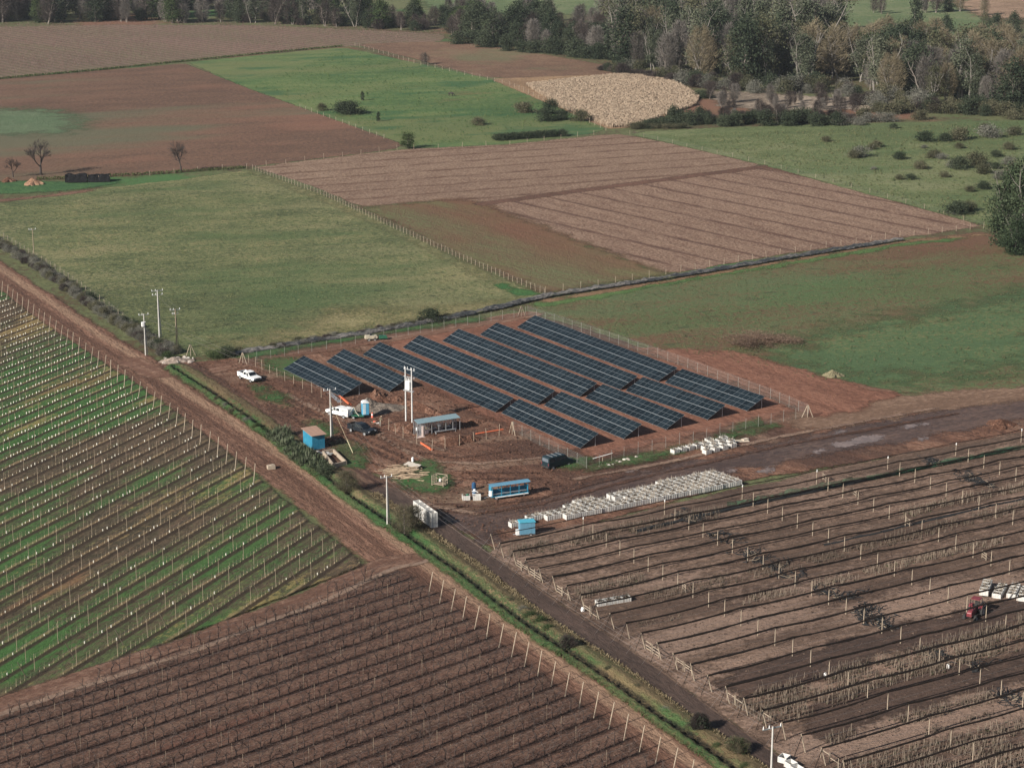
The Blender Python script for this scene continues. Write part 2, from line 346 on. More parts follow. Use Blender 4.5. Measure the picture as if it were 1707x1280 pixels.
patch('green_sward', [(1250, 590), (1380, 555), (1560, 520), (1760, 480), (1760, 600), (1600, 625), (1420, 640), (1330, 615)], ground_mat('green_sward', [(.25, (.068, .105, .046)), (.5, (.095, .130, .054)), (.8, (.14, .125, .066))], (.02, .12, 1.2), w=(1.2, .9, .9), a=R(20), st=3, edge=(34, 16, 9)), .05, 4, 22)
for nm, pl in (('grass_streak', [(900, 508), (1000, 494), (1120, 470)]), ('grass_streak', [(1120, 470), (1330, 436), (1500, 408), (1600, 398)])):
    strip(nm, pl, 2.0, ground_mat('streak_grass', [(.3, (.06, .105, .035)), (.7, (.09, .14, .045))], (.05, .3, 1.5), edge=(6, 3, .8)), .07, 3, 4)
strip('worn_track', [(905, 503), (1060, 478), (1300, 438), (1500, 404), (1640, 392)], 1.2, ground_mat('worn_track', [(.3, (.14, .09, .055)), (.7, (.19, .13, .08))], (.05, .3, 1.5), edge=(3, 2, .5)), .09, 3, 3)
g_far = ground_mat('far_pasture', [(.2, (.085, .11, .05)), (.5, (.105, .135, .058)), (.8, (.15, .155, .08))], (.008, .06, .5), edge=(30, 10, 4))
patch('far_pasture', [(1380, 8), (1480, -6), (1600, 10), (1660, 40), (1640, 60), (1500, 62), (1400, 52)], g_far, 0, 20, 24)
patch('far_pasture', [(690, -4), (900, -8), (1150, -6), (1180, 14), (1000, 24), (850, 26), (720, 16)], g_far, 0, 20, 24)
patch('far_stubble', [(1590, 4), (1640, -8), (1760, -8), (1760, 34), (1640, 30)], ground_mat('far_stubble', [(.2, (.17, .12, .085)), (.8, (.28, .20, .15))], (.01, .08, .6), edge=(30, 10, 4)), 0, 20, 24)
patch('dry_bank', [(1180, 150), (1300, 158), (1420, 164), (1500, 170), (1480, 182), (1300, 186), (1200, 178)], ground_mat('dry_bank', [(.2, (.12, .10, .08)), (.5, (.19, .16, .13)), (.85, (.30, .26, .22))], (.02, .15, .8), edge=(14, 6, 2)), 0, 6, 10)
# the construction yard, roads and tracks between the fields
SOIL = [(.15, (.075, .040, .030)), (.4, (.128, .070, .050)), (.65, (.165, .088, .062)), (.9, (.215, .135, .10))]
g_yard = ground_mat('red_yard_soil', SOIL, (.035, .25, 1.8), w=(.9, 1.0, .8), a=R(-45), st=2.6, bump=.5,
    layers=[dict(c=(.062, .037, .030), s=.05, t=.55, w=.07, o=.8, st=5, a=R(-40)), dict(c=(.22, .155, .118), s=.10, t=.61, w=.06, o=.65, st=6, a=R(12)), dict(c=(.21, .145, .11), s=.11, t=.63, w=.05, o=.55, st=6, a=R(-55)), dict(c=(.085, .09, .045), s=.05, t=.69, w=.04, o=.7)])
patch('red_yard', [(300, 606), (420, 596), (640, 560), (880, 523), (960, 545), (1130, 600), (1230, 595), (1330, 620), (1500, 655), (1480, 668), (1760, 655), (1760, 720), (1500, 760), (1250, 800), (1000, 870), (840, 920), (790, 900), (640, 800), (540, 760), (450, 712), (360, 650)], g_yard, .06, 2.5, 4)
g_mud = ground_mat('dark_mud', [(.2, (.052, .034, .029)), (.5, (.075, .050, .042)), (.8, (.11, .072, .058))], (.04, .25, 1.5), w=(.8, 1, .8), a=R(29), st=4, rough=.6, spec=.3, edge=(9, 4, 1.2),
    layers=[dict(c=(.15, .105, .085), s=.08, t=.62, w=.05, o=.6, st=4, a=R(28))])
patch('muddy_track', [(640, 800), (720, 830), (820, 850), (880, 840), (1000, 800), (1200, 762), (1350, 725), (1520, 690), (1760, 655), (1760, 690), (1500, 738), (1250, 782), (1100, 815), (960, 850), (850, 878), (810, 910), (760, 880), (690, 850)], g_mud, .10, 2.5, 7)
g_dry = ground_mat('dry_tan_soil', [(.25, (.13, .085, .062)), (.6, (.18, .12, .088)), (.85, (.23, .165, .125))], (.03, .2, 1.5), a=R(28), st=4, edge=(8, 4, 1.2))
patch('tan_verge', [(1300, 690), (1500, 660), (1760, 640), (1760, 662), (1520, 692), (1350, 722)], g_dry, .09, 3, 6)
patch('tan_ground', [(640, 830), (720, 815), (830, 812), (830, 850), (740, 850)], ground_mat('scraped_soil', [(.25, (.11, .07, .052)), (.6, (.17, .12, .088)), (.85, (.23, .17, .125))], (.05, .25, 1.5), a=R(-10), st=4, edge=(7, 4, 1.5)), .085, 2.5, 6)
g_pud = ground_mat('wet_puddle', [(.3, (.12, .092, .082)), (.7, (.20, .155, .14))], (.1, .5, 2), bump=.02, rough=.35, spec=.4, edge=(4.5, 3.0, .35))
for q in ([(1215, 782), (1235, 778), (1232, 786), (1214, 788)], [(1262, 786), (1282, 782), (1280, 790)], [(1350, 752), (1376, 746), (1372, 758), (1352, 760)], [(1388, 742), (1440, 730), (1474, 724), (1466, 735), (1400, 748)],
          [(1500, 712), (1548, 704), (1552, 709), (1510, 717)], [(1395, 719), (1410, 718), (1404, 725), (1390, 725)], [(1042, 785), (1060, 783), (1054, 791), (1036, 790)], [(1525, 732), (1550, 728), (1545, 737)], [(1600, 692), (1618, 689), (1612, 696)]):
    patch('puddle', q, g_pud, .14, 1.0, 2.0)
g_red = ground_mat('red_clay', [(.2, (.12, .060, .043)), (.5, (.165, .080, .057)), (.85, (.20, .105, .075))], (.03, .25, 1.4), a=R(-55), st=3, edge=(7, 3, 1))
patch('clay_ground', [(640, 575), (760, 545), (876, 530), (930, 545), (1060, 590), (1150, 612), (1290, 664), (1330, 690), (1200, 716), (990, 765), (900, 735), (800, 690), (700, 640)], g_red, .08, 3, 6)
patch('clay_ground', [(1060, 580), (1130, 582), (1240, 590), (1330, 618), (1420, 642), (1500, 660), (1420, 690), (1350, 695), (1280, 660)], g_red, .082, 3, 8)
g_road = ground_mat('dirt_road_soil', [(.2, (.095, .054, .040)), (.5, (.14, .080, .058)), (.85, (.20, .12, .09))], (.04, .25, 1.7), w=(.7, .9, .8), a=A_ROAD, st=5, edge=(2.5, 1.6, .6), bump=.45,
    lat=[(2.4, 1.2, (.26, .18, .13), .85), (-.6, .7, (.085, .048, .036), .8), (-2.6, .6, (.105, .062, .046), .6)])
RD = [(-80, 408), (0, 462), (70, 510), (150, 565), (215, 604), (262, 640), (330, 684), (420, 745), (500, 802), (560, 848), (640, 912), (700, 960), (800, 1035), (900, 1110), (1000, 1185), (1100, 1262), (1180, 1325)]
strip('dirt_road', RD, 4.6, g_road, .12, 1.5, 3)
strip('dirt_track', [(215, 604), (262, 626), (330, 622), (410, 606), (500, 588), (640, 566), (880, 526)], 2.6, ground_mat('pale_track_soil', [(.2, (.12, .068, .05)), (.5, (.18, .11, .082)), (.85, (.25, .17, .13))], (.05, .3, 1.6), a=A_CROSS, st=5, edge=(3, 1.6, .5),
    lat=[(1.3, .7, (.12, .066, .05), .8), (-1.2, .6, (.13, .072, .055), .7)]), .11, 1.5, 3)
g_rd2 = ground_mat('dark_road_soil', [(.2, (.046, .034, .030)), (.5, (.062, .045, .039)), (.85, (.082, .058, .050))], (.04, .25, 1.6), w=(.6, .8, .6), a=A_ROAD, st=5, edge=(1.4, .8, .3), bump=.25, rough=.8,
    lat=[(2.2, .35, (.15, .105, .08), .7), (-2.2, .3, (.14, .10, .075), .6)])
RD2 = [(300, 612), (365, 655), (440, 704), (505, 742), (570, 780), (640, 822), (700, 862), (797, 932), (890, 1000), (980, 1060), (1067, 1119), (1172, 1198), (1240, 1246), (1340, 1318)]
strip('wheel_track', RD2[:7], 3.2, ground_mat('rutted_soil', [(.2, (.065, .040, .032)), (.5, (.105, .062, .047)), (.85, (.16, .10, .078))], (.04, .25, 1.6), a=A_ROAD, st=6, edge=(4, 2, .8),
    lat=[(1.2, .4, (.055, .033, .027), .8), (-1.2, .4, (.06, .036, .03), .8), (0, .4, (.16, .11, .085), .5)]), .13, 1.2, 3)
# curving tyre tracks across the yard
g_rut = ground_mat('tyre_rut_soil', [(.3, (.060, .034, .026)), (.7, (.095, .054, .042))], (.1, .5, 2), edge=(1.1, .8, .2))
g_rut2 = ground_mat('dry_rut_soil', [(.3, (.16, .11, .088)), (.7, (.23, .165, .13))], (.1, .5, 2), edge=(1.3, .9, .25))
for pl, k in (([(440, 640), (520, 690), (600, 730), (680, 768), (780, 790), (900, 790)], 0), ([(445, 652), (520, 700), (600, 742), (680, 780), (780, 800), (900, 800)], 0), ([(430, 660), (520, 720), (610, 770), (700, 800), (760, 812)], 0),
              ([(640, 740), (690, 755), (760, 765), (860, 752)], 0), ([(650, 728), (690, 740), (740, 752)], 1), ([(700, 770), (800, 775), (900, 765)], 1), ([(700, 840), (800, 846), (900, 832), (1040, 795)], 0), ([(690, 850), (800, 858), (900, 842), (1060, 800), (1300, 745), (1600, 690)], 0),
              ([(960, 800), (1100, 775), (1300, 730), (1560, 682)], 1), ([(480, 660), (560, 700), (640, 725)], 1), ([(560, 690), (620, 720), (660, 745), (740, 785)], 1), ([(640, 812), (720, 845), (800, 860)], 1)):
    strip('tyre_track', pl, .42 if k == 0 else .5, g_rut2 if k else g_rut, .165+.004*k, .9, 1.2)
# vineyard on the left, bare orchard below, nursery on the right
def row_phase(px, a, p):
    q = at(*px); return -(-q[0]*math.sin(R(a))+q[1]*math.cos(R(a)))/p
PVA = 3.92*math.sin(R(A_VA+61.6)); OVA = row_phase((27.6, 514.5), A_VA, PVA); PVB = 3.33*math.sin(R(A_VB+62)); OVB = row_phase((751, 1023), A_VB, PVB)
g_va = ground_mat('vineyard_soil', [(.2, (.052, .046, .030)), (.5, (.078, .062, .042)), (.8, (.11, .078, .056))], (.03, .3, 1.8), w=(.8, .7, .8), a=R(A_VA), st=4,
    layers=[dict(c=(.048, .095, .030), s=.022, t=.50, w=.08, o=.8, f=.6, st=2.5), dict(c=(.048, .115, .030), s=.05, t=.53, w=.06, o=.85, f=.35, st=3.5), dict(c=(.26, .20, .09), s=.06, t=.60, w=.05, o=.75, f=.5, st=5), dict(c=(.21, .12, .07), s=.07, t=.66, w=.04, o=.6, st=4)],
    rows=[dict(a=R(A_VA), p=PVA, o=OVA, wd=.15, c=(.22, .165, .10), k=.7, wob=1.1, b0=.42, b1=.64, bs=.35), dict(a=R(A_VA), p=PVA, wd=.13, o=OVA+.16, c=(.035, .025, .019), k=.9, wob=.5, b0=.05, b1=.3)], edge=(2, 1.2, .4))  # dark row line: dark soil with the row's shadow painted in beside it
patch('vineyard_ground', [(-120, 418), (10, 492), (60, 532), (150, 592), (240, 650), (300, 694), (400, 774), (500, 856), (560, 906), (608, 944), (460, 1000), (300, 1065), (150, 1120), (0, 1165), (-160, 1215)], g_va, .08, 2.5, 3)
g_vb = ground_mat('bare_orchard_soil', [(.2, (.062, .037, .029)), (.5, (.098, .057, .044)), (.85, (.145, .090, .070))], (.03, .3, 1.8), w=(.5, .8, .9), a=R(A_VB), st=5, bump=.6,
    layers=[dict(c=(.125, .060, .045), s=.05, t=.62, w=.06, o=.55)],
    rows=[dict(a=R(A_VB), p=PVB, o=OVB+.06, wd=.10, c=(.034, .021, .017), k=.8, wob=.45, b0=.05, b1=.3), dict(a=R(A_VB), p=PVB, wd=.13, o=OVB+.4, c=(.145, .10, .078), k=.6, wob=.7, b0=.4, b1=.6)], edge=(2, 1.2, .4))  # dark row line: damp soil plus painted-in shade of trees and wires
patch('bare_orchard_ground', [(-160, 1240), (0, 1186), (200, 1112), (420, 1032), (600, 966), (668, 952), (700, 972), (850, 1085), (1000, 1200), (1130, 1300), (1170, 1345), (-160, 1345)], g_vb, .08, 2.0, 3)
strip('headland_track', [(-120, 1222), (60, 1160), (300, 1083), (520, 1000), (650, 940), (690, 935)], 2.4, ground_mat('headland_soil', [(.25, (.10, .058, .043)), (.6, (.14, .082, .062)), (.85, (.19, .125, .096))], (.05, .3, 1.6), a=R(43), st=4, edge=(1.6, 1, .3),
    lat=[(-1.9, .6, (.24, .185, .15), .75), (.8, .5, (.10, .054, .04), .6)]), .11, 1.5, 3)
g_nur = ground_mat('nursery_soil', [(.2, (.095, .066, .052)), (.5, (.158, .110, .086)), (.85, (.25, .18, .145))], (.03, .22, 1.6), w=(.9, .9, .8), a=R(A_RR), st=4, bump=.5,
    layers=[dict(c=(.050, .034, .029), s=.022, t=.56, w=.06, o=.75, st=4), dict(c=(.26, .19, .155), s=.06, t=.57, w=.06, o=.75, st=4, f=.4), dict(c=(.085, .085, .045), s=.03, t=.68, w=.05, o=.5)], edge=(2.5, 1.2, .4))
patch('nursery_ground', [(800, 930), (850, 900), (1000, 872), (1250, 812), (1500, 760), (1760, 712), (1760, 1345), (1430, 1345), (1330, 1285), (1200, 1195), (1050, 1090), (900, 990)], g_nur, .09, 2.5, 3)
patch('wet_soil', [(1330, 1185), (1420, 1150), (1600, 1110), (1760, 1075), (1760, 1130), (1600, 1160), (1480, 1200), (1370, 1240)], ground_mat('wet_soil', [(.3, (.048, .034, .029)), (.7, (.075, .052, .043))], (.05, .3, 1.5), a=R(A_RR), st=4, edge=(5, 3, .8)), .11, 2, 5)
patch('wet_soil', [(1170, 1150), (1300, 1100), (1480, 1050), (1760, 985), (1760, 1030), (1500, 1085), (1400, 1130), (1250, 1165)], ground_mat('damp_soil', [(.3, (.052, .037, .032)), (.7, (.085, .058, .048))], (.05, .3, 1.5), a=R(A_RR), st=4, edge=(6, 3, .8)), .11, 2, 5)
strip('dark_road', RD2[5:], 2.25, g_rd2, .15, 1.2, 2.5)
# grassy banks either side of the ditch
def ditch_h(X, Y, s, lat):
    v = np.interp(lat, [-3, -2.0, -1.0, -.6, -.35, .4, .8, 1.6, 2.8, 4.5], [-.1, .05, .55, .55, -.08, -.08, .45, .5, .15, -.1])
    return v*np.clip(1+.25*np.sin(X*.9+Y*.5)+.2*np.sin(X*2.3-Y*1.7), .4, 1.5)
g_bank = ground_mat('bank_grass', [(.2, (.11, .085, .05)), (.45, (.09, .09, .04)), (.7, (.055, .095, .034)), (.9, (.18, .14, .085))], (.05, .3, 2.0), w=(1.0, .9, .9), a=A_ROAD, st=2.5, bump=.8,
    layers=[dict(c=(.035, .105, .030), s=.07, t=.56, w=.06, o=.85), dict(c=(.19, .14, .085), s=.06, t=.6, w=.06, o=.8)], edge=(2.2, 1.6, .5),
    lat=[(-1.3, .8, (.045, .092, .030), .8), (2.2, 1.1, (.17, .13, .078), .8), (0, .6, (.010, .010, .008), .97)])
DITCH = [(290, 617), (353, 657), (397, 687), (470, 740), (520, 781), (552, 805), (590, 834), (640, 868), (680, 897), (730, 933), (770, 960), (823, 1003), (883, 1048), (947, 1090), (1003, 1127), (1053, 1163), (1103, 1200), (1139, 1224), (1180, 1253), (1214, 1278), (1260, 1312)]
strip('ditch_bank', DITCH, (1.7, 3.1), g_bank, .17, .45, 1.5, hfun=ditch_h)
for q in ([(420, 640), (470, 660), (482, 680), (440, 668)], [(560, 735), (600, 742), (598, 758), (565, 756)], [(640, 785), (720, 770), (760, 805), (735, 830), (680, 815)], [(520, 700), (560, 722), (548, 735), (515, 722)], [(930, 765), (980, 768), (975, 783), (940, 784)], [(1220, 712), (1262, 702), (1268, 712), (1228, 722)],
          [(580, 750), (610, 765), (600, 782), (568, 776)], [(430, 600), (500, 598), (540, 620), (520, 640), (470, 630)], [(400, 592), (640, 553), (800, 530), (800, 536), (640, 560), (410, 600)], [(980, 778), (1110, 752), (1290, 708), (1300, 712), (1110, 762), (985, 788)]):
    patch('grass_patch', q, ground_mat('yard_grass', [(.25, (.085, .085, .04)), (.55, (.055, .095, .032)), (.85, (.04, .105, .03))], (.08, .4, 2), edge=(5, 5, 1.6)) if 'yg' not in MATS else MATS['yg'], .172, 1.5, 4)
    MATS['yg'] = bpy.data.materials['yard_grass']

# ------------------------------------------------------------------ materials of the things
m_pole = mat('concrete_pole', (.42, .40, .37), .85); m_wood = mat('weathered_post', (.25, .195, .14), .9, var=.35); m_wood2 = mat('pale_post', (.31, .25, .185), .9, var=.3)
m_dwood = mat('dark_post', (.10, .075, .055), .9); m_steel = mat('galvanised_steel', (.42, .43, .44), .45, .6); m_glass = mat('dark_glass', (.012, .016, .02), .08, 0, .6)
m_rubber = mat('rubber', (.025, .024, .023), .85); m_white = mat('white_paint', (.74, .74, .72), .35, 0, .5, .05, 2, (.45, .36, .29)); m_black = mat('dark_paint', (.012, .015, .019), .4, 0, .3, .2, 2)
m_teal = mat('teal_van_paint', (.010, .022, .027), .4, 0, .3, .2); m_bin = mat('white_plastic', (.50, .49, .46), .55, 0, .4, .1, 3, (.40, .31, .24)); m_binin = mat('bin_inside', (.34, .32, .29), .7)
m_blue = mat('blue_sheet', (.10, .23, .32), .5, .0, .4, .15, 1.5); m_blued = mat('blue_board', (.022, .17, .27), .6, 0, .35, .12, 1.2, (.05, .24, .32)); m_broof = mat('rusty_roof', (.30, .185, .135), .85, var=.2)
m_net = mat('shade_netting', (.016, .012, .010), .95, spec=.1); m_gnet = None; m_bnet = mat('black_netting', (.016, .017, .018), .9); m_wire = mat('wire', (.20, .18, .17), .6, .3)
m_red = mat('red_paint', (.17, .035, .04), .45); m_orange = mat('orange_pipe', (.52, .125, .055), .5, var=.1); m_porta = mat('toilet_blue', (.07, .27, .42), .45, var=.12); m_cone = mat('cone_red', (.8, .16, .10), .6, var=.1)
m_log = mat('stacked_wood', (.34, .25, .17), .95, var=.4); m_dirt = ground_mat('spoil_soil', [(.2, (.095, .050, .036)), (.5, (.155, .082, .058)), (.85, (.24, .15, .115))], (.2, .8, 3), edgeable=False, bump=.8)
m_gravel = ground_mat('gravel_heap', [(.2, (.15, .13, .115)), (.5, (.21, .185, .165)), (.85, (.28, .25, .225))], (.2, .8, 4), edgeable=False, bump=.6)
m_sand = ground_mat('sand_heap', [(.2, (.28, .17, .12)), (.8, (.45, .31, .22))], (.2, .8, 4), edgeable=False, bump=.6)
m_stone = mat('field_stone', (.34, .29, .25), .95, var=.4); m_tarp = mat('black_tarpaulin', (.010, .010, .011), .9, 0, .1, .5, 1.2); m_cement = mat('cement_render', (.33, .265, .20), .9); m_tube = mat('tree_guard', (.58, .55, .46), .7, var=.12)
m_groof = mat('zinc_roof', (.23, .32, .34), .4, .25, .5, .1, 1.5); m_bark = mat('grey_bark', (.20, .17, .145), .95, var=.3); m_bark2 = mat('pale_bark', (.18, .16, .14), .9, var=.3); m_twig = mat('vine_twig', (.055, .038, .032), .95, var=.4)
m_horse = mat('dark_coat', (.02, .016, .014), .7); m_beige = mat('beige_metal', (.40, .35, .26), .6); m_greenp = mat('green_metal', (.02, .10, .055), .5); m_skin = mat('skin', (.32, .19, .13), .6); m_cloth = mat('khaki_cloth', (.32, .27, .18), .9); m_jean = mat('work_trousers', (.26, .23, .19), .9)

# ------------------------------------------------------------------ solar tables
def panel_mat():
    t = NT('solar_glass'); co = t.n('ShaderNodeTexCoord').outputs['Object']; oi = t.n('ShaderNodeObjectInfo').outputs['Random']
    n = t.noise(co, .9, 2)
    f = t.math('ADD', t.math('MULTIPLY', oi, .6), t.math('MULTIPLY', n, .4))
    c = t.ramp(f, [(.15, (.006, .010, .013)), (.5, (.009, .015, .019)), (.85, (.013, .020, .025))])
    return t.out(t.bsdf(c, .22, 0, .16))
m_pv = panel_mat(); m_frame = mat('panel_frame', (.17, .19, .20), .5, .2); m_rail = mat('table_rail', (.24, .26, .27), .6, .3)
T = [  # row, place, LL, LR, UL, UR, columns
    (1, 'single', (475, 613.6), (572.1, 659.5), (505.1, 593), (601.2, 638.1), 17), (2, 'single', (545.8, 601.5), (652, 650), (572.6, 581.6), (677, 630.6), 18),
    (3, 'back', (606.4, 589.9), (829, 684), (633.2, 570), (853.8, 664.1), 35), (4, 'back', (672.6, 577.5), (899.7, 671.3), (699.2, 559), (923.3, 651.2), 35),
    (5, 'back', (739.1, 566.7), (970, 658.7), (764.1, 548.1), (993, 638.3), 36), (6, 'back', (802, 556.4), (1036.7, 647.2), (827.3, 537.8), (1060.5, 627.1), 36),
    (7, 'back', (864.8, 544), (1102.7, 634.9), (890.1, 525.7), (1125, 611.9), 36), (3, 'front', (838, 685.7), (970, 744.8), (864.4, 665.6), (996.5, 722.4), 18),
    (4, 'front', (909.8, 673.6), (1043, 729.6), (933.9, 652.7), (1067.7, 706.6), 18), (5, 'front', (977.8, 661.5), (1114.7, 713.8), (1004, 640), (1138.5, 691.4), 18),
    (6, 'front', (1044.7, 649), (1183.6, 698), (1071, 629), (1206.6, 674.2), 18), (7, 'front', (1109.9, 634.9), (1249.6, 683.6), (1137, 615.6), (1272, 660.1), 18)]
ZL0, ZU0 = .55, 2.25
ORD = ['', 'first', 'second', 'third', 'fourth', 'fifth', 'sixth', 'seventh']
pv_cache = {}
for row, place, ll, lr, ul, ur, nc in T:
    a, b = at(*ll, ZL0), at(*lr, ZL0); c, d = at(*ul, ZU0), at(*ur, ZU0)
    e = ((b-a)+(d-c))/2; L = float(np.hypot(*e)); e = e/L; q = ((c-a)+(d-b))/2; pw = np.array([-e[1], e[0]]); Wd = float(q@pw)
    o0 = (a+c)/2-pw*Wd/2+((b-a+d-c)/4-e*L/2)
    k0, k1 = .32, .10; sl = (ZU0-ZL0)/Wd; o0 = o0-pw*k0; ZL, ZU = ZL0-k0*sl, ZU0+k1*sl; Wd += k0+k1
    rz = math.atan2(e[1], e[0]); tilt = math.atan2(ZU-ZL, Wd); SL = math.hypot(Wd, ZU-ZL)
    if place == 'single': lab = ('shortest solar table, nearest the white pickup and the utility pole' if row == 1 else 'short solar table second from the pickup, ending behind the twin pole')
    else: lab = f'{"long rear" if place == "back" else "shorter front"} solar table of the {ORD[row]} row counted from the white pickup'
    t = thing('solar_table', lab, 'solar panels', (o0[0], o0[1], 0), rz, 'tilted solar tables in the fenced yard')
    cw = L/nc; pl = SL/2-.04
    key = (round(cw, 3), round(pl, 3))
    if key not in pv_cache:
        m = MB(); fw = .026
        m.box((cw/2, pl/2, -.02), (cw-.012, pl, .04), mi=1)
        for (x0, x1) in ((fw, cw-fw),):
            for (y0, y1) in ((fw, pl/2-.022), (pl/2+.022, pl-fw)): m.quad((x0, y0, .004), (x1, y0, .004), (x1, y1, .004), (x0, y1, .004), 0)
        pv_cache[key] = m.mesh('solar_panel', [m_pv, m_frame])
    for i in range(nc):
        for j in range(2):
            p = link('solar_panel', pv_cache[key], t); y = j*(pl+.08)
            p.location = (i*cw, y*math.cos(tilt), ZL+y*math.sin(tilt)+random.uniform(-.012, .012)); p.rotation_euler = (tilt+random.uniform(-.004, .004), 0, 0)
    # rails under the modules, one light strip along the middle gap, posts and rafters
    r_ = MB(); yy = pl+.04
    r_.box((L/2, yy*math.cos(tilt), ZL+yy*math.sin(tilt)+.01), (L, .05, .04), rx=tilt); part('middle_rail', r_, m_rail, t)
    for k, y in enumerate((.35, SL-.35)):
        r_ = MB(); r_.box((L/2, y*math.cos(tilt)+.05, ZL+y*math.sin(tilt)-.14), (L, .08, .1), rx=tilt); part('rail', r_, m_steel, t)
    nb = max(3, round(L/4.2)); fm, bm_, rm = MB(), MB(), MB()
    fm.tube((0, 0, -.1), (0, 0, ZL-.02), .06, n=5); bm_.tube((0, 0, -.1), (0, 0, ZU-.38), .06, n=5)
    rm.tube((0, .15, ZL-.1), (0, Wd-.15, ZU-.24), .05, n=4)
    fme, bme, rme = fm.mesh('front_post', m_steel), bm_.mesh('rear_post', m_steel), rm.mesh('rafter', m_steel)
    for i in range(nb+1):
        x = .25+i*(L-.5)/nb
        for nm, me, y in (('front_post', fme, .25), ('rear_post', bme, Wd-.45), ('rafter', rme, 0)):
            p = link(nm, me, t); p.location = (x, y, 0)

# ------------------------------------------------------------------ poles and wires
def pole(px, h, label, arms=((0.0, 2.2),), r0=.15, rz=0.0, double=False, box=False, m=m_pole, insul=True):
    g = P(*px); t = thing('utility_pole', label, 'utility pole', g, rz, None)
    mb = MB(); mb.tube((0, 0, -.3), (0, 0, h), r0, r0*.62, 8); part('shaft', mb, m, t)
    if double: mb = MB(); mb.tube((.42, .1, -.3), (.1, .0, h*.8), r0*.55, r0*.4, 6); part('brace', mb, m, t)
    for dz, w in arms:
        mb = MB(); mb.box((0, .14, h-.25-dz), (w, .1, .12)); part('crossarm', mb, m_steel, t)
        if insul:
            for k in (-.46, -.15, .46): mb = MB(); mb.tube((k*w, .14, h-.2-dz), (k*w, .14, h+.12-dz), .06, .04, 6); part('insulator', mb, m_white, t)
    if box: mb = MB(); mb.box((-.28, -.1, h-2.0), (.5, .5, .9)); mb.tube((.05, -.1, h-1.6), (.25, -.1, h-1.6), .1, n=6); part('transformer', mb, m_white, t, bevel=.05)
    return t
AX = R(25)
pole((57, 431), 7.0, 'thin wooden utility pole furthest left beside the rough pasture', ((0, 1.6),), .11, AX, m=m_wood)
pole((243, 594), 8.3, 'utility pole with white transformer at the bend of the dirt road', ((0, 1.9),), .14, AX, box=True, double=True)
pole((266, 563), 9.6, 'tallest white pole with two crossarms behind the road bend', ((-.05, 2.3), (.75, 2.1)), .17, AX, double=True)
pole((295, 584), 8.2, 'brown wooden pole beside the stone heap', ((0, 2.0), (.8, 1.2)), .12, AX, m=m_wood, double=True)
pole((552, 730), 8.4, 'utility pole beside the blue shed', ((0, 2.2),), .15, AX, box=False, double=True)
pole((646, 881), 8.0, 'utility pole beside the grassy ditch near the stacked bins', ((0, 1.8),), .15, AX, double=True)
pole((1284, 1330), 8.2, 'white utility pole at the lower edge beside the white bins', ((0, 2.3),), .14, AX)
t = thing('transformer_pole', 'twin poles carrying a white transformer in front of the solar tables', 'utility pole', P(682, 704), R(-40))
for sx in (-.72, .72):
    mb = MB(); mb.tube((sx, 0, -.3), (sx, 0, 9.6), .15, .10, 10); part('shaft', mb, mat('white_pole', (.48, .47, .45), .8), t)
mb = MB(); mb.box((0, .12, 5.55), (2.2, .14, .16)).box((0, -.12, 5.55), (2.2, .14, .16)); part('platform', mb, m_steel, t)
mb = MB(); mb.box((0, 0, 6.5), (.95, .8, 1.5)); part('transformer', mb, m_white, t, bevel=.08)
for k in (-.35, 0, .35): mb = MB(); mb.tube((k, 0, 7.3), (k, 0, 7.75), .08, .05, 6); part('bushing', mb, m_white, t)
for z in (7.9, 9.2): mb = MB(); mb.box((0, .2, z), (2.5, .12, .14)); part('crossarm', mb, m_steel, t)
for k in (-1.1, -.4, .4, 1.1): mb = MB(); mb.tube((k, .2, 9.2), (k, .2, 9.65), .07, .04, 6); part('insulator', mb, m_white, t)
# ------------------------------------------------------------------ bins
def bin_mesh():
    m = MB(); w, d, h, k = 1.16, 1.0, .72, .05
    for (c, s) in (((0, -d/2+k/2, h/2+.06), (w, k, h)), ((0, d/2-k/2, h/2+.06), (w, k, h)), ((-w/2+k/2, 0, h/2+.06), (k, d-2*k, h)), ((w/2-k/2, 0, h/2+.06), (k, d-2*k, h)), ((0, 0, .12), (w-2*k, d-2*k, .06))): m.box(c, s)
    for y in (-.42, 0, .42): m.box((0, y, .03), (w, .1, .06))
    for x in (-.52, -.18, .18, .52):                                  # ribs on the walls, lip round the top
        m.box((x, -d/2-.012, .42), (.06, .026, .6)); m.box((x, d/2+.012, .42), (.06, .026, .6))
    for y in (-.42, 0, .42): m.box((-w/2-.012, y, .42), (.026, .06, .6)); m.box((w/2+.012, y, .42), (.026, .06, .6))
    return m.mesh('plastic_bin', [m_bin])
bin_me = bin_mesh()
def sap_mesh(seed):
    r = random.Random(seed); m = MB()
    m.box((0, 0, .58), (1.03, .87, .1), mi=1)
    for _ in range(15):
        x, y = r.uniform(-.45, .45), r.uniform(-.38, .38); h = r.uniform(.3, .75)
        m.tube((x, y, .55), (x+r.uniform(-.25, .25), y+r.uniform(-.25, .25), .55+h), .028, .02, 3, mi=r.choice((0, 0, 0, 2)), cap=False)
    for _ in range(5): m.box((r.uniform(-.35, .35), r.uniform(-.3, .3), .66), (.34, .26, .2), r.uniform(0, 3), mi=r.choice((1, 1, 0, 2)))
    return m.mesh('saplings', [mat('sapling_bark', (.22, .18, .135), .9), mat('packed_roots', (.085, .062, .045), .95), mat('pale_wrap', (.38, .35, .31), .8)])
saps = [sap_mesh(i) for i in range(6)]
def add_bin(x, y, z, rz, label, group, fill=True):
    o = solo('plastic_bin', bin_me, label, 'bin', (x, y, z), rz+random.uniform(-.03, .03), group)
    if fill: link('saplings', random.choice(saps), o).rotation_euler = (0, 0, random.choice((0, math.pi)))
    return o
AB = ang((935, 870), (1228, 811))
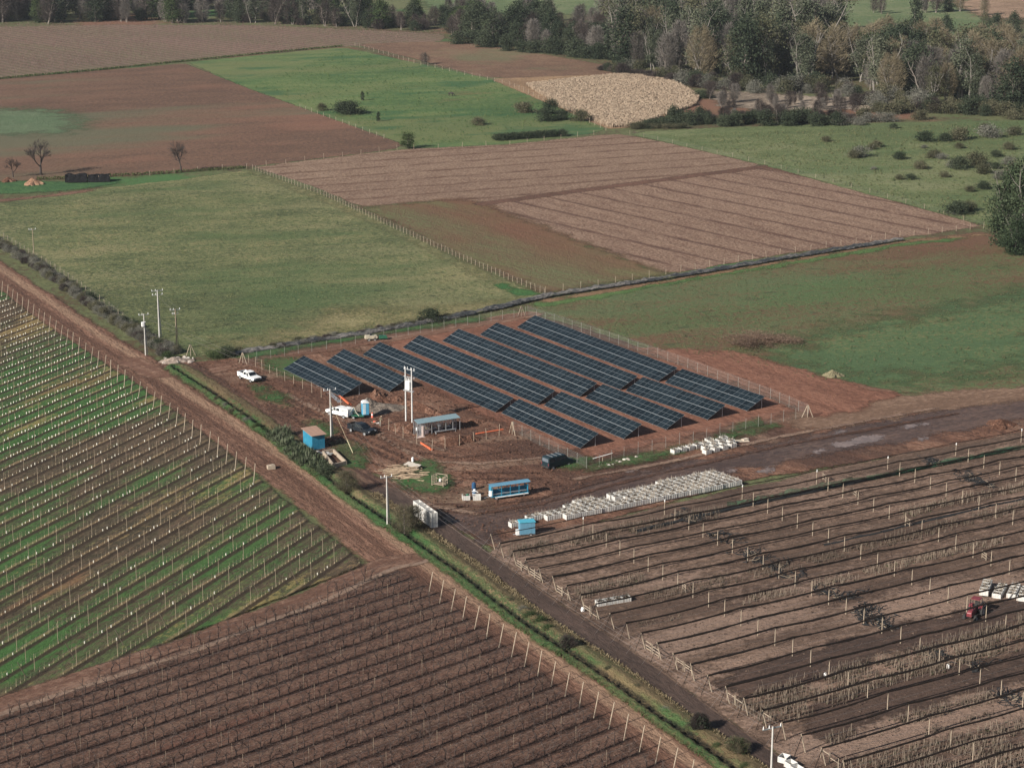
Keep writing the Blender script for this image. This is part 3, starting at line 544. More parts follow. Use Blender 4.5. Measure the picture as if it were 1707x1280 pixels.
for k, (x0, x1) in enumerate([(938, 1229), (852, 1222), (880, 1214), (938, 1205), (956, 1196), (1100, 1184)]):
    # each row of the block runs parallel to the track, the next one a bin further back
    base = at(1229, 809)+k*1.09*np.array([math.cos(AB+math.pi/2), math.sin(AB+math.pi/2)])-k*.15*np.array([math.cos(AB), math.sin(AB)])
    u = np.array([math.cos(AB), math.sin(AB)]); n = 0
    while n < 60:
        p = base-u*1.23*n; px, _ = proj(*p)
        if px < x0: break
        if not (k in (2, 3, 4) and 1050-k*14 < px < 1064-k*14) and not (k == 1 and 888 < px < 905):
            add_bin(p[0]+random.uniform(-.05, .05), p[1]+random.uniform(-.05, .05), .1, AB, f'white bin of saplings in the {("front", "second", "third", "fourth", "fifth", "rearmost")[k]} row of the long block by the muddy track', 'white bins of saplings in the long block')
        n += 1
for (s0, s1, n, k0) in (((1125, 757), (1162, 748), 4, 0), ((1178, 757.5), (1220, 747), 4, 1), ((1176, 751.5), (1218, 741.5), 4, 1), ((1174, 745.5), (1200, 740), 3, 1), ((1182, 739.5), (1206, 736), 2, 1)):
    a, b = at(*s0), at(*s1)
    for i in range(n):
        p = a+(b-a)*i/max(1, n-1)
        add_bin(p[0], p[1], .1, math.atan2(b[1]-a[1], b[0]-a[0]), 'white sapling bin in the single line of four beside the wire fence' if k0 == 0 else 'white sapling bin in the small cluster beside the wire fence', 'white bins in a line of four by the wire fence' if k0 == 0 else 'white bins in the small cluster by the wire fence')
a, b = at(1001, 1011), at(1043, 1004)
for i, lb in enumerate(('leftmost', 'second from left', 'third from left', 'rightmost')):
    p = a+(b-a)*i/3; add_bin(p[0], p[1], .1, ang((1001, 1011), (1043, 1004)), f'white bin, {lb} of the four standing alone among nursery rows', 'four white bins between nursery rows')
a, b = at(722, 880), at(697, 862)                                      # the stack beside the bare bush
for i in range(5):
    for k in range(3):
        p = a+(b-a)*i/4; add_bin(p[0], p[1], .1+k*.80, ang((722, 880), (697, 862)), f'grey white bin, {("bottom", "middle", "top")[k]} of the {("nearest", "second", "third", "fourth", "furthest")[i]} stack behind the bare bush', 'stacked bins beside the bare bush', fill=False)
for i, (px, lb) in enumerate((((777, 834), 'white bin holding two dark drums, left of the pair by the wagon'), ((795, 834), 'white bin standing in front of the blue drums by the wagon'))):
    p = at(*px); o = add_bin(p[0], p[1], .1, R(5), lb, None, fill=False)
    if i == 0:
        for dx, mm, nm in ((-.28, m_dwood, 'brown lidded drum standing inside the left white bin'), (.25, m_greenp, 'dark green drum standing inside the left white bin')):
            mb = MB(); mb.tube((0, 0, .0), (0, 0, .75), .24, .22, 10).tube((0, 0, .75), (0, 0, .8), .16, .14, 8); solo('drum', mb.mesh('drum', mm), nm, 'drum', (p[0]+dx, p[1], .26))
# bins in rows behind the tractor
CT = ((1640, 997), (1662, 998), (1686, 998), (1703, 1003)); CT2 = ((1647, 978), (1675, 976), (1696, 977), (1716, 978))
for i, (q0, q1) in enumerate(zip(CT, CT2)):
    a, b = at(*q0), at(*q1); rz = math.atan2(b[1]-a[1], b[0]-a[0])-math.pi/2; n = 4
    for k in range(n):
        p = a+(b-a)/np.hypot(*(b-a))*1.08*k
        add_bin(p[0], p[1], .1 if i else .55, rz, f'white bin of the {("first column, carried by the tractor", "second column behind the tractor", "third column behind the tractor", "fourth column at the picture edge")[i]}', f'{("carried", "second", "third", "fourth")[i]} column of white bins by the tractor')
for q, lb, rz in (((1307, 1272), 'white bin turned askew on the road at the lower edge', R(55)), ((1318, 1282), 'empty white bin in the middle of the lower edge', R(-58)), ((1329, 1291), 'empty white bin last in line at the lower edge', R(-58))):
    p = at(*q); o = add_bin(p[0], p[1], .15, rz, lb, 'white bins on the road at the lower edge', fill=False)
# ------------------------------------------------------------------ vehicles
def wheel_mesh(r, w): 
    m = MB(); m.tube((0, -w/2, 0), (0, w/2, 0), r, n=14); return m.mesh('wheel', m_rubber)
def rim_mesh(r, w):
    m = MB(); m.tube((0, -w/2-.01, 0), (0, w/2+.01, 0), r*.58, n=10); return m.mesh('rim', m_steel)
def wheels(t, xs, y, r=.38, w=.26):
    wm, rm = wheel_mesh(r, w), rim_mesh(r, w)
    for x in xs:
        for s in (-1, 1):
            o = link('wheel', wm, t); o.location = (x, s*y, r); link('rim', rm, o)
def vehicle(kind, label, cat, loc, rz, paint):
    """x forward; kinds: pickup, canopy, suv, van"""
    t = thing(kind+'_body' if False else {'pickup': 'pickup_truck', 'canopy': 'pickup_truck', 'suv': 'dark_pickup', 'van': 'van'}[kind], label, cat, loc, rz)
    if kind == 'van':
        mb = MB(); mb.prism([(-2.5, .45), (2.45, .45), (2.55, .75), (2.5, 1.05), (1.75, 1.25), (-2.5, 1.25)], -.95, .95); part('body', mb, paint, t, bevel=.06)
        mb = MB(); mb.prism([(-2.5, 1.25), (1.72, 1.25), (1.05, 2.02), (.8, 2.1), (-2.3, 2.12), (-2.45, 2.02)], -.95, .95, top=.13); part('cabin', mb, paint, t, bevel=.06)
        mb = MB(); mb.quad((1.66, -.8, 1.36), (1.66, .8, 1.36), (1.13, .72, 1.95), (1.13, -.72, 1.95)); part('windshield', mb, m_glass, t)
        mb = MB(); mb.quad((-2.505, -.75, 1.35), (-2.505, .75, 1.35), (-2.47, .68, 1.9), (-2.47, -.68, 1.9)); part('rear_window', mb, mat('pale_glass', (.10, .12, .14), .12, 0, .6), t)
        for s in (-1, 1):
            for x0, x1 in ((.25, 1.15), (-.95, .1), (-2.25, -1.1)): mb = MB(); mb.quad((x0, s*.945, 1.36), (x1, s*.945, 1.36), (x1-.12, s*.865, 1.88), (x0, s*.865, 1.88)); part('side_window', mb, m_glass, t)
            mb = MB(); mb.box((-2.51, s*.82, 1.0), (.05, .14, .4)); part('tail_light', mb, m_red, t)
            mb = MB(); mb.box((2.52, s*.7, .85), (.06, .3, .18)); part('headlight', mb, m_white, t)
        for k in range(3): mb = MB(); mb.box((-1.6+k*.9, 0, 2.15), (.06, 1.5, .05)); part('roof_bar', mb, m_steel, t)
        mb = MB(); mb.box((2.57, 0, .55), (.1, 1.8, .22)).box((-2.55, 0, .55), (.1, 1.8, .22)); part('bumper', mb, m_rubber, t)
        wheels(t, (1.6, -1.6), .84, .34); return t
    mb = MB(); mb.prism([(-2.6, .5), (2.5, .5), (2.62, .7), (2.55, 1.02), (1.35, 1.12), (-2.6, 1.12)] if kind != 'x' else [], -.92, .92); 
    body = part('body', mb, paint, t, bevel=.07)
    x_r = -.85 if kind != 'suv' else -1.0
    mb = MB(); mb.prism([(x_r, 1.12), (1.3, 1.12), (.55, 1.68), (.25, 1.76), (x_r+.2, 1.76), (x_r+.05, 1.68)], -.88, .88, top=.16); part('cabin', mb, paint, t, bevel=.05)
    mb = MB(); mb.quad((1.24, -.74, 1.19), (1.24, .74, 1.19), (.62, .66, 1.66), (.62, -.66, 1.66)); part('windshield', mb, m_glass, t)
    for s in (-1, 1):
        for x0, x1 in ((.22, 1.0), (x_r+.22, .12)): mb = MB(); mb.quad((x0, s*.878, 1.2), (x1, s*.878, 1.2), (x1-(.4 if x1 > .5 else 0), s*.765, 1.64), (x0, s*.765, 1.64)); part('side_window', mb, m_glass, t)
        mb = MB(); mb.box((2.58, s*.7, .86), (.08, .32, .2)); part('headlight', mb, mat('lamp_glass', (.6, .62, .62), .15, 0, .6), t)
        mb = MB(); mb.box((-2.61, s*.83, .92), (.05, .13, .34)); part('tail_light', mb, m_red, t)
        mb = MB(); mb.box((.95, s*1.02, 1.2), (.1, .18, .16)); part('mirror', mb, m_rubber, t)
    mb = MB(); mb.box((2.62, 0, .86), (.06, .95, .2)); part('grille', mb, m_rubber, t)
    mb = MB(); mb.box((2.66, 0, .58), (.12, 1.8, .22)).box((-2.66, 0, .58), (.12, 1.7, .18)); part('bumper', mb, m_rubber if kind != 'suv' else paint, t)
    if kind in ('pickup', 'suv'):
        mb = MB()
        for s in (-1, 1): mb.box((-1.74, s*.87, 1.24), (1.72, .08, .26))
        mb.box((-2.57, 0, 1.24), (.07, 1.66, .26)); part('bed_wall', mb, paint, t)
        mb = MB(); mb.box((-1.73, 0, 1.13), (1.6, 1.62, .03)); part('bed_floor', mb, m_rubber, t)
    else:
        mb = MB(); mb.prism([(-2.58, 1.125), (-.9, 1.125), (-.86, 1.7), (-1.0, 1.84), (-2.4, 1.84), (-2.52, 1.74)], -.9, .9, top=.1); part('canopy', mb, paint, t, bevel=.05)
        for s in (-1, 1): mb = MB(); mb.quad((-2.3, s*.893, 1.3), (-1.1, s*.893, 1.3), (-1.1, s*.835, 1.66), (-2.25, s*.835, 1.66)); part('canopy_window', mb, mat('pale_canopy_glass', (.35, .36, .36), .25, 0, .5), t)
    wheels(t, (1.65, -1.65), .82, .39); return t
vehicle('pickup', 'white double cab pickup parked alone near the shortest solar table', 'pickup truck', P(416, 634), ang((404, 631), (430, 640)), m_white)
vehicle('canopy', 'white pickup with canopy towing a trailer beside the utility pole', 'pickup truck', P(567, 694), ang((580, 697), (555, 691)), m_white)
vehicle('suv', 'dark pickup parked facing away from the blue shed', 'pickup truck', P(603, 722), ang((590, 718), (618, 726)), m_black)
vehicle('van', 'dark van parked beside the corner of the wire fence', 'van', P(929, 778), ang((912, 782), (948, 773)), m_teal)
# trailer with green tank, and the portable toilet it carries
p = at(592, 697); rz = ang((580, 697), (604, 698))
t = thing('flat_trailer', 'green trailer hitched behind the white pickup with canopy', 'trailer', (p[0], p[1], 0), rz)
mb = MB(); mb.box((0, 0, .62), (3.4, 1.7, .14)); part('deck', mb, m_greenp, t)
mb = MB(); mb.tube((-1.7, -.5, .6), (-2.6, 0, .55), .05).tube((-1.7, .5, .6), (-2.6, 0, .55), .05); part('drawbar', mb, m_greenp, t)
mb = MB(); mb.tube((-1.1, 0, 1.05), (.3, 0, 1.05), .36, n=10); part('pump_engine', mb, mat('dark_green', (.03, .055, .045), .6), t)
mb = MB(); mb.path([(-.9, -.7, .8), (-.4, -.8, 1.7), (0, -.75, 2.2), (.4, -.8, 1.2), (.9, -.9, .7)], .06, 6); part('hose', mb, mat('pale_hose', (.45, .42, .33), .7), t)
wheels(t, (-.1,), .88, .32, .2)
t = thing('portable_toilet', 'blue portable toilet with a white roof on the trailer', 'toilet', P(609, 697) + Vector((0, 0, .7)), R(15))
mb = MB(); mb.box((0, 0, 1.05), (1.15, 1.15, 2.1)); part('cabin', mb, m_porta, t, bevel=.05)
mb = MB(); mb.prism([(-.62, 2.1), (.62, 2.1), (.5, 2.3), (.2, 2.4), (-.2, 2.4), (-.5, 2.3)], -.62, .62); part('roof', mb, m_white, t)
mb = MB(); mb.box((-.25, -.585, 1.05), (.5, .03, 1.8)); part('door', mb, mat('pale_door', (.42, .52, .55), .5), t)
for s in (-.45, -.15, .15, .45): mb = MB(); mb.box((.585, s, 1.05), (.03, .08, 1.9)); part('rib', mb, m_porta, t)
t = thing('traffic_cone', 'red and white striped post beside the portable toilet', 'traffic cone', P(620.5, 697), 0)
mb = MB(); mb.tube((0, 0, .04), (0, 0, 1.0), .2, .1, 8); part('body', mb, m_cone, t); mb = MB(); mb.tube((0, 0, .5), (0, 0, .8), .165, .135, 8); part('white_band', mb, m_white, t); mb = MB(); mb.box((0, 0, .03), (.5, .5, .06)); part('base', mb, m_rubber, t)
# tractor (x forward)
p = at(1622, 1030); t = thing('tractor', 'red tractor carrying white bins between the nursery rows', 'tractor', (p[0], p[1], 0), ang((1632, 1012), (1610, 1034)))
mb = MB(); mb.prism([(-.3, .75), (1.75, .75), (1.8, 1.3), (1.5, 1.5), (-.3, 1.55)], -.36, .36, top=.06); part('bonnet', mb, m_red, t, bevel=.05)
mb = MB(); mb.box((-1.0, 0, .85), (1.5, .7, .6)); part('chassis', mb, m_black, t, bevel=.04)
mb = MB(); mb.box((-1.05, 0, 1.35), (.5, .5, .2)).box((-1.32, 0, 1.65), (.12, .5, .5)); part('seat', mb, m_rubber, t)
mb = MB(); [mb.tube((x, y, 1.1), (x, y, 2.35), .04, n=5) for x in (-1.5, -.45) for y in (-.6, .6)]; part('roll_frame', mb, m_black, t)
mb = MB(); mb.box((-1.0, 0, 2.4), (1.2, 1.2, .08)); part('canopy', mb, m_red, t, bevel=.03)
for s in (-1, 1):
    mb = MB(); mb.prism([(-1.75, 1.15), (-1.5, 1.5), (-.9, 1.55), (-.5, 1.25), (-.9, 1.3), (-1.4, 1.28)], s*.65-.22, s*.65+.22); part('mudguard', mb, m_red, t)
    w = link('wheel', wheel_mesh(.72, .42), t); w.location = (-1.1, s*.78, .72); link('rim', rim_mesh(.72, .42), w)
    w = link('wheel', wheel_mesh(.45, .3), t); w.location = (1.25, s*.72, .45); link('rim', rim_mesh(.45, .3), w)
mb = MB(); mb.tube((.9, .25, 1.5), (.9, .25, 2.3), .05); part('exhaust', mb, m_black, t)
mb = MB(); mb.tube((-1.2, 0, 1.35), (-.85, 0, 1.5), .13); mb.tube((-.62, -.2, 1.5), (-.62, .2, 1.5), .03); part('steering_wheel', mb, m_rubber, t)
mb = MB(); mb.box((-2.1, 0, .5), (1.0, 1.2, .12)).box((-3.9, .35, .45), (2.8, .16, .1)).box((-3.9, -.35, .45), (2.8, .16, .1)); part('bin_forks', mb, m_black, t)

# ------------------------------------------------------------------ person working beside the toilet
def person(name, label, loc, rz, lean=.7, shirt=m_cloth, trousers=m_jean):
    me = bpy.data.meshes.new('body'); J = {}
    b = math.sin(lean); c = math.cos(lean)
    pts = [(0, 0, .95, .15), (.22*b, 0, .95+.25*c, .15), (.48*b, 0, .95+.5*c, .16), (.60*b, 0, .95+.62*c, .07), (.74*b, 0, .95+.76*c, .10), (.80*b, 0, .95+.86*c, .09)]
    ed = [(i, i+1) for i in range(5)]
    for s in (-1, 1):
        k = len(pts); pts += [(0, s*.1, .88, .10), (.06+.1*s, s*.14, .48, .075), (-.02+.16*s, s*.15, .07, .05), (.12+.16*s, s*.16, .04, .045)]
        ed += [(0, k), (k, k+1), (k+1, k+2), (k+2, k+3)]
        k = len(pts); sx, sz = .46*b, .95+.48*c
        pts += [(sx, s*.2, sz, .065), (sx+.12, s*.25, sz-.27, .05), (sx+.30, s*.16, sz-.42, .04), (sx+.38, s*.13, sz-.46, .035)]
        ed += [(2, k), (k, k+1), (k+1, k+2), (k+2, k+3)]
    me.from_pydata([q[:3] for q in pts], ed, [])
    o = bpy.data.objects.new('body', me); COL.objects.link(o)
    md = o.modifiers.new('skin', 'SKIN'); lay = me.skin_vertices[0].data
    for i, q in enumerate(pts): lay[i].radius = (q[3], q[3])
    lay[0].use_root = True
    o.modifiers.new('sub', 'SUBSURF').levels = 1
    dg = bpy.context.evaluated_depsgraph_get(); m2 = bpy.data.meshes.new_from_object(o.evaluated_get(dg)); bpy.data.objects.remove(o)
    for m in (shirt, trousers, m_skin): m2.materials.append(m)
    zh = .95+.64*c
    for f in m2.polygons:
        z, x = f.center.z, f.center.x
        f.material_index = 2 if (z > zh or (x > .46*b+.2)) else (0 if z > .9 else 1)
    m2.polygons.foreach_set('use_smooth', [True]*len(m2.polygons))
    t = thing(name, label, 'person', loc, rz); part('body', m2, None, t) if False else link('body', m2, t)
    mb = MB(); mb.tube((.80*b, 0, .95+.86*c), (.86*b, 0, .95+1.0*c), .14, .08, 8).tube((.79*b, 0, .95+.85*c), (.80*b, 0, .95+.87*c), .2, .2, 10); part('sun_hat', mb, mat('straw_hat', (.6, .52, .36), .9), t)
    return t
person('person', 'worker in a pale hat and khaki clothes bending beside the open trench', P(633.5, 711), ang((630, 711), (640, 706)))
t = thing('hand_tools', 'small pile of tools and red scraps beside the bending worker', 'tools', P(624, 706), 0)
for k in range(5): mb = MB(); a = k*1.3; mb.tube((-.5*math.cos(a), -.5*math.sin(a), .1), (.6*math.cos(a), .5*math.sin(a), .16+.05*k), .035, n=5); part('handle', mb, m_wood2, t)
mb = MB(); mb.box((.1, .3, .2), (.5, .35, .3), .5); part('red_bucket', mb, m_cone, t); mb = MB(); mb.box((.6, -.3, .15), (.5, .4, .2), .2); part('sack', mb, m_white, t)

# ------------------------------------------------------------------ sheds, wagons, structures
p0, p1 = at(521, 752), at(541, 750); rz = R(28)
t = thing('blue_shed', 'small blue shed with a brown lean-to roof beside the flax clumps', 'shed', (p0[0], p0[1], 0), rz)
# near wall runs along x, the left wall runs back along y
W_, D_, H1, H2 = 2.2, 3.9, 2.55, 2.75
def slab(a, b, c, d, th, n):
    n = Vector(n)*th; v = [Vector(q) for q in (a, b, c, d)]; return MB().add(v+[q+n for q in v], [(3, 2, 1, 0), (4, 5, 6, 7), (0, 1, 5, 4), (1, 2, 6, 5), (2, 3, 7, 6), (3, 0, 4, 7)])
for k in range(4):
    x0, x1 = k*W_/4, (k+1)*W_/4-.015
    part('board', slab((x0, 0, 0), (x1, 0, 0), (x1, 0, H1), (x0, 0, H1), .04+.008*(k % 2), (0, 1, 0)), m_blued, t)
for k in range(7):
    y0, y1 = .06+k*(D_-.06)/7, .06+(k+1)*(D_-.06)/7-.015
    for x, n in ((0, (1, 0, 0)), (W_-.05, (1, 0, 0))): part('board', slab((x, y0, 0), (x, y1, 0), (x, y1, H1+.2*y1/D_), (x, y0, H1+.2*y0/D_), .04+.008*(k % 2), n), m_blued, t)
part('back_wall', slab((.06, D_-.05, 0), (W_-.06, D_-.05, 0), (W_-.06, D_-.05, H2-.02), (.06, D_-.05, H2-.02), .04, (0, 1, 0)), m_blued, t)
for k in range(3):
    x0, x1 = -.25+k*(W_+.5)/3, -.25+(k+1)*(W_+.5)/3-.02
    part('roof_sheet', slab((x0, -.3, H1+.03), (x1, -.3, H1+.03), (x1, D_+.3, H2+.07), (x0, D_+.3, H2+.07), .05+.012*k, (0, 0, 1)), m_broof, t)
# concrete trough beside the shed
a, b, c, d = at(539, 760), at(556, 782), at(577, 777), at(556, 757)
t = thing('concrete_trough', 'open concrete trough with tan walls behind the flax clumps', 'trough', (0, 0, 0), 0)
for (q0, q1) in ((a, b), (b, c), (c, d), (d, a)):
    mb = MB(); L = np.hypot(*(q1-q0)); mm = (q0+q1)/2; mb.box((mm[0], mm[1], .45), (L+.18, .2, .9), math.atan2(*(q1-q0)[::-1])); part('trough_wall', mb, m_cement, t)
ctr = (a+b+c+d)/4
mb = MB(); mb.add([(q[0], q[1], .2) for q in (a, b, c, d)], [(0, 1, 2, 3)]); part('trough_floor', mb, mat('dark_sludge', (.05, .04, .035), .6), t)
for k in range(6):
    q = at(533+k*4+random.uniform(-2, 2), 757+k*1.5); mb = MB(); mb.box((0, 0, .3), (random.uniform(.8, 1.8), .3, .12), random.uniform(0, 3)); solo('scrap_plank', mb.mesh('scrap_plank', mat('grey_scrap', (.34, .33, .31), .8)), 'grey scrap plank lying between the blue shed and the trough', 'plank', (q[0], q[1], .05+.1*k), 0, 'grey scrap planks by the shed')
# long blue-roofed wagon
p = at(848, 829); rz = ang((822, 832), (878, 824)); t = thing('roofed_wagon', 'long open-sided wagon with a blue curved roof and a bench', 'wagon', (p[0], p[1], 0), rz)
for k in range(6):
    x = -2.75+k*1.1; m = MB(); pr = [(-.78, 2.3), (-.4, 2.42), (0, 2.46), (.4, 2.42), (.78, 2.3)]
    for (y0, z0), (y1, z1) in zip(pr, pr[1:]): m.quad((x-.545, y0, z0), (x+.545, y0, z0), (x+.545, y1, z1), (x-.545, y1, z1))
    part('roof_sheet', m, m_blue, t)
mb = MB(); mb.box((0, 0, .62), (6.2, 1.3, .1)); part('deck', mb, m_blued, t)
for x in (-2.9, -1.45, 0, 1.45, 2.9):
    for y in (-.62, .62): mb = MB(); mb.box((x, y, 1.48), (.08, .08, 1.64)); part('roof_post', mb, m_blued, t)
mb = MB(); mb.box((0, .5, 1.05), (6.0, .08, .75)); part('back_board', mb, m_blued, t)
mb = MB(); mb.box((0, -.3, .95), (5.6, .4, .07)); part('bench', mb, m_steel, t)
mb = MB(); mb.box((.2, -.75, .55), (5.4, .3, .08)); part('foot_board', mb, m_white, t)
mb = MB(); mb.tube((-3.0, -.2, .75), (-3.0, -.2, 1.5), .33, .33, 10); part('water_tank', mb, m_white, t)
mb = MB(); mb.box((-2.95, .2, 1.4), (.1, .9, 1.4)); part('end_board', mb, m_blued, t); mb = MB(); mb.box((2.98, 0, 1.2), (.08, 1.2, 1.0)); part('end_board', mb, m_blued, t)
mb = MB(); mb.tube((-3.1, 0, .55), (-4.0, 0, .45), .05); part('drawbar', mb, m_steel, t)
wheels(t, (-2.3, 2.2), .62, .33, .18)
# blue cabin on wheels
p = at(878, 893); t = thing('blue_cabin_trailer', 'small blue windowless cabin on wheels beside the sapling bins', 'trailer', (p[0], p[1], 0), R(12))
for k in range(4): mb = MB(); mb.box((-.82+.55*k, 0, 1.35), (.535, 1.25-.02*(k % 2), 1.75)); part('side_panel', mb, m_blue, t)
mb = MB(); mb.prism([(-1.2, 2.23), (1.2, 2.23), (1.15, 2.33), (-1.15, 2.33)], -.72, .72); part('roof', mb, mat('blue_roof', (.07, .33, .43), .45), t)
mb = MB(); mb.box((-1.4, -.2, .75), (.45, .5, .75)); part('white_tank', mb, m_white, t); mb = MB(); mb.box((0, 0, .42), (2.3, 1.1, .1)); part('chassis', mb, m_steel, t)
mb = MB(); mb.tube((-1.2, 0, .4), (-2.0, 0, .35), .05); part('drawbar', mb, m_steel, t)
wheels(t, (.45,), .62, .3, .16)
# blue drums and pump
for i, (q, h, lb) in enumerate((((790, 817), 1.15, 'tall dark blue drum behind the pump'), ((791, 827), 1.0, 'blue drum with white bands in front of the tall drum'))):
    t = thing('blue_drum', lb, 'drum', P(*q), 0); dk = mat('dark_blue', (.02, .07, .15), .5)
    mb = MB(); mb.tube((0, 0, .12), (0, 0, h), .34, .32, 12); part('barrel', mb, dk, t); mb = MB(); mb.tube((0, 0, h), (0, 0, h+.12), .2, .17, 10); part('lid', mb, m_white if i else dk, t)
    for z in (.45, .8): mb = MB(); mb.tube((0, 0, z), (0, 0, z+.06), .36, .36, 12); part('hoop', mb, m_white if i else dk, t)
    if i: mb = MB(); mb.tube((.0, -.3, 1.0), (.55, -.35, .75), .06).tube((-.4, -.3, .85), (.1, -.32, 1.05), .05); part('outlet_pipe', mb, m_white, t)
# wooden cage
p = at(733, 811); t = thing('timber_cage', 'pale timber cage frame with crossed rails on the grass', 'frame', (p[0], p[1], 0), R(-25))
for x in (-.95, .95):
    for y in (-.7, 0, .7): mb = MB(); mb.box((x, y, .95), (.09, .09, 1.9)); part('upright', mb, m_wood2, t)
    for z in (.4, .9, 1.4, 1.85): mb = MB(); mb.box((x+.06, 0, z), (.05, 1.5, .09)); part('rail', mb, m_wood2, t)
for z in (.35, 1.0, 1.8): mb = MB(); mb.box((0, .76, z), (1.9, .05, .09)); part('rail', mb, m_wood2, t)
for s in (-1, 1): mb = MB(); mb.tube((-.9, .7, .2 if s > 0 else 1.7), (.9, .65, 1.7 if s > 0 else .2), .05, n=4); part('brace', mb, m_wood2, t)
mb = MB(); mb.tube((.1, 0, .9), (.1, 0, 1.25), .2, .2, 8); part('white_pot', mb, m_white, t)
mb = MB(); mb.box((0, 0, .5), (1.7, 1.2, .08)); part('shelf', mb, m_wood, t)
# the panelled shelter under construction with the zinc roof
p = at(729, 722); rz = ang((697, 727), (768, 716)); t = thing('zinc_shelter', 'long shelter with a grey zinc roof and glazed panels beside the trench', 'shelter', (p[0], p[1], 0), rz)
L = float(np.hypot(*(at(767, 716)-at(697, 727))))
for k in range(8): 
    x = -L/2+(k+.5)*L/8; part('roof_sheet', slab((x-L/16+.01, -.85, 2.35), (x+L/16-.01, -.85, 2.35), (x+L/16-.01, .95, 2.62), (x-L/16+.01, .95, 2.62), .04, (0, 0, 1)), m_groof, t)
for k in range(7):
    x = -L/2+k*L/6
    for y in (-.6, .8): mb = MB(); mb.box((x, y, 1.2), (.09, .09, 2.4)); part('post', mb, m_steel, t)
pgl = NT('clear_sheet'); s1 = pgl.bsdf((.45, .46, .47), .2, 0, .5); mx = pgl.n('ShaderNodeMixShader'); mx.inputs[0].default_value = .38
pgl.t.links.new(pgl.n('ShaderNodeBsdfTransparent').outputs[0], mx.inputs[1]); pgl.t.links.new(s1, mx.inputs[2]); m_clear = pgl.out(mx.outputs[0])
for k in range(6):
    x = -L/2+(k+.5)*L/6; mb = MB(); mb.box((x, .8, 1.3), (L/6-.12, .02, 2.1)); part('glazed_panel', mb, m_clear, t)
    if k in (0,): mb = MB(); mb.box((x, -.6, 1.15), (L/6-.12, .02, 2.0)); part('glazed_panel', mb, m_clear, t)
    mb = MB(); mb.box((x, .3, .9+.1*(k % 2)), (L/6-.2, .5, .08)); part('shelf', mb, m_wood2 if k % 2 else m_steel, t)
    mb = MB(); mb.box((x+.1, .35, .45), (.6, .5, .8)); part('cabinet', mb, mat('mauve_box', (.19, .15, .16), .8) if k % 2 else mat('dark_box', (.07, .065, .075), .7), t)
    mb = MB(); mb.box((x-.2, .3, 1.2), (.5, .35, .4)); part('carton', mb, (m_white, m_cement, m_dwood)[k % 3], t)
mb = MB(); mb.box((L*.15, -.75, .55), (L*.5, .35, .07)); [mb.box((L*.15+s*L*.23, -.75, .28), (.08, .3, .5)) for s in (-1, 1)]; part('bench', mb, m_steel, t)
mb = MB(); mb.box((-L/2+.2, -1.0, .12), (1.6, .8, .1)); part('door_step', mb, mat('pink_board', (.50, .40, .36), .8), t); mb = MB(); mb.box((-L/2+.9, -.75, 1.0), (.3, .25, 1.7)); part('pillar', mb, mat('pink_board', (.5, .4, .36), .8), t)
# pile of long wooden poles
t = thing('pole_pile', 'untidy pile of long weathered wooden poles on the grass', 'wood pile', (0, 0, 0), 0)
lm = MB(); lm.tube((-1.5, 0, 0), (1.5, 0, 0), .075, .06, 6); lme = lm.mesh('pole', m_log)
c0 = at(676, 791)
for k in range(110):
    u = random.gauss(0, 1.6); v = random.gauss(0, 1.4); lay = random.random()
    o = link('pole', lme, t); hh = max(0.08, (1-abs(u)/4)*(1-abs(v)/3.6)*1.1*lay+.08)
    e = U(-58); f = U(35)
    o.location = (c0[0]+e[0]*u*1.3+f[0]*v, c0[1]+e[1]*u*1.3+f[1]*v, hh); o.rotation_euler = (0, random.uniform(-.06, .06), R(10)+random.gauss(0, .22)); k_ = random.uniform(.7, 1.15); o.scale = (k_, 1, 1)
t = thing('plank_rack', 'pale timber planks on trestles leaning on the pole pile', 'planks', P(688, 783), R(-40))
for k in range(5): mb = MB(); mb.box((0, -.5+.24*k, .75+.05*k), (2.8, .2, .06), rx=.1); part('plank', mb, mat('grey_plank', (.40, .36, .31), .9), t)
for x in (-1, 1):
    for y in (-.4, .5): mb = MB(); mb.box((x, y, .35), (.1, .1, .7)); part('leg', mb, m_wood, t)
t = thing('white_drum', 'small white drum standing behind the pole pile', 'drum', P(688, 772), 0); mb = MB(); mb.tube((0, 0, .0), (0, 0, .95), .2, .2, 10); part('barrel', mb, m_white, t); mb = MB(); mb.tube((0, 0, .95), (0, 0, 1.02), .12, .1, 8); part('lid', mb, m_white, t)
# orange pipes
for q0, q1, lb, n in (((557, 653), (583, 676), 'bundle of orange pipes beside the shortest solar table', 4), ((703, 741), (720, 752), 'bundle of orange pipes lying near the shelter fence', 4), ((793, 725), (836, 718), 'long orange pipe lying right of the trench', 2), ((646, 660), (656, 672), 'short orange pipe on the soil bank', 1)):
    if n == 1: continue
    a, b = at(*q0), at(*q1); t = thing('orange_pipes', lb, 'pipes', ((a+b)[0]/2, (a+b)[1]/2, .02), ang(q0, q1)); L = float(np.hypot(*(b-a)))
    for k in range(n): mb = MB(); mb.tube((-L/2, (k % 3)*.17-.17, .22+.16*(k//3)), (L/2+random.uniform(-.3, .3), (k % 3)*.17-.17, .22+.16*(k//3)), .09, n=8); part('pipe', mb, m_orange, t)
a, b = at(553, 654), at(574, 673); t = thing('steel_beams', 'grey steel beams lying beside the orange pipes', 'beams', ((a+b)[0]/2-.8, (a+b)[1]/2-.4, 0), ang((553, 654), (574, 673)))
for k in range(4): mb = MB(); mb.box((0, k*.2, .12), (6.5, .12, .16)); part('beam', mb, m_steel, t)
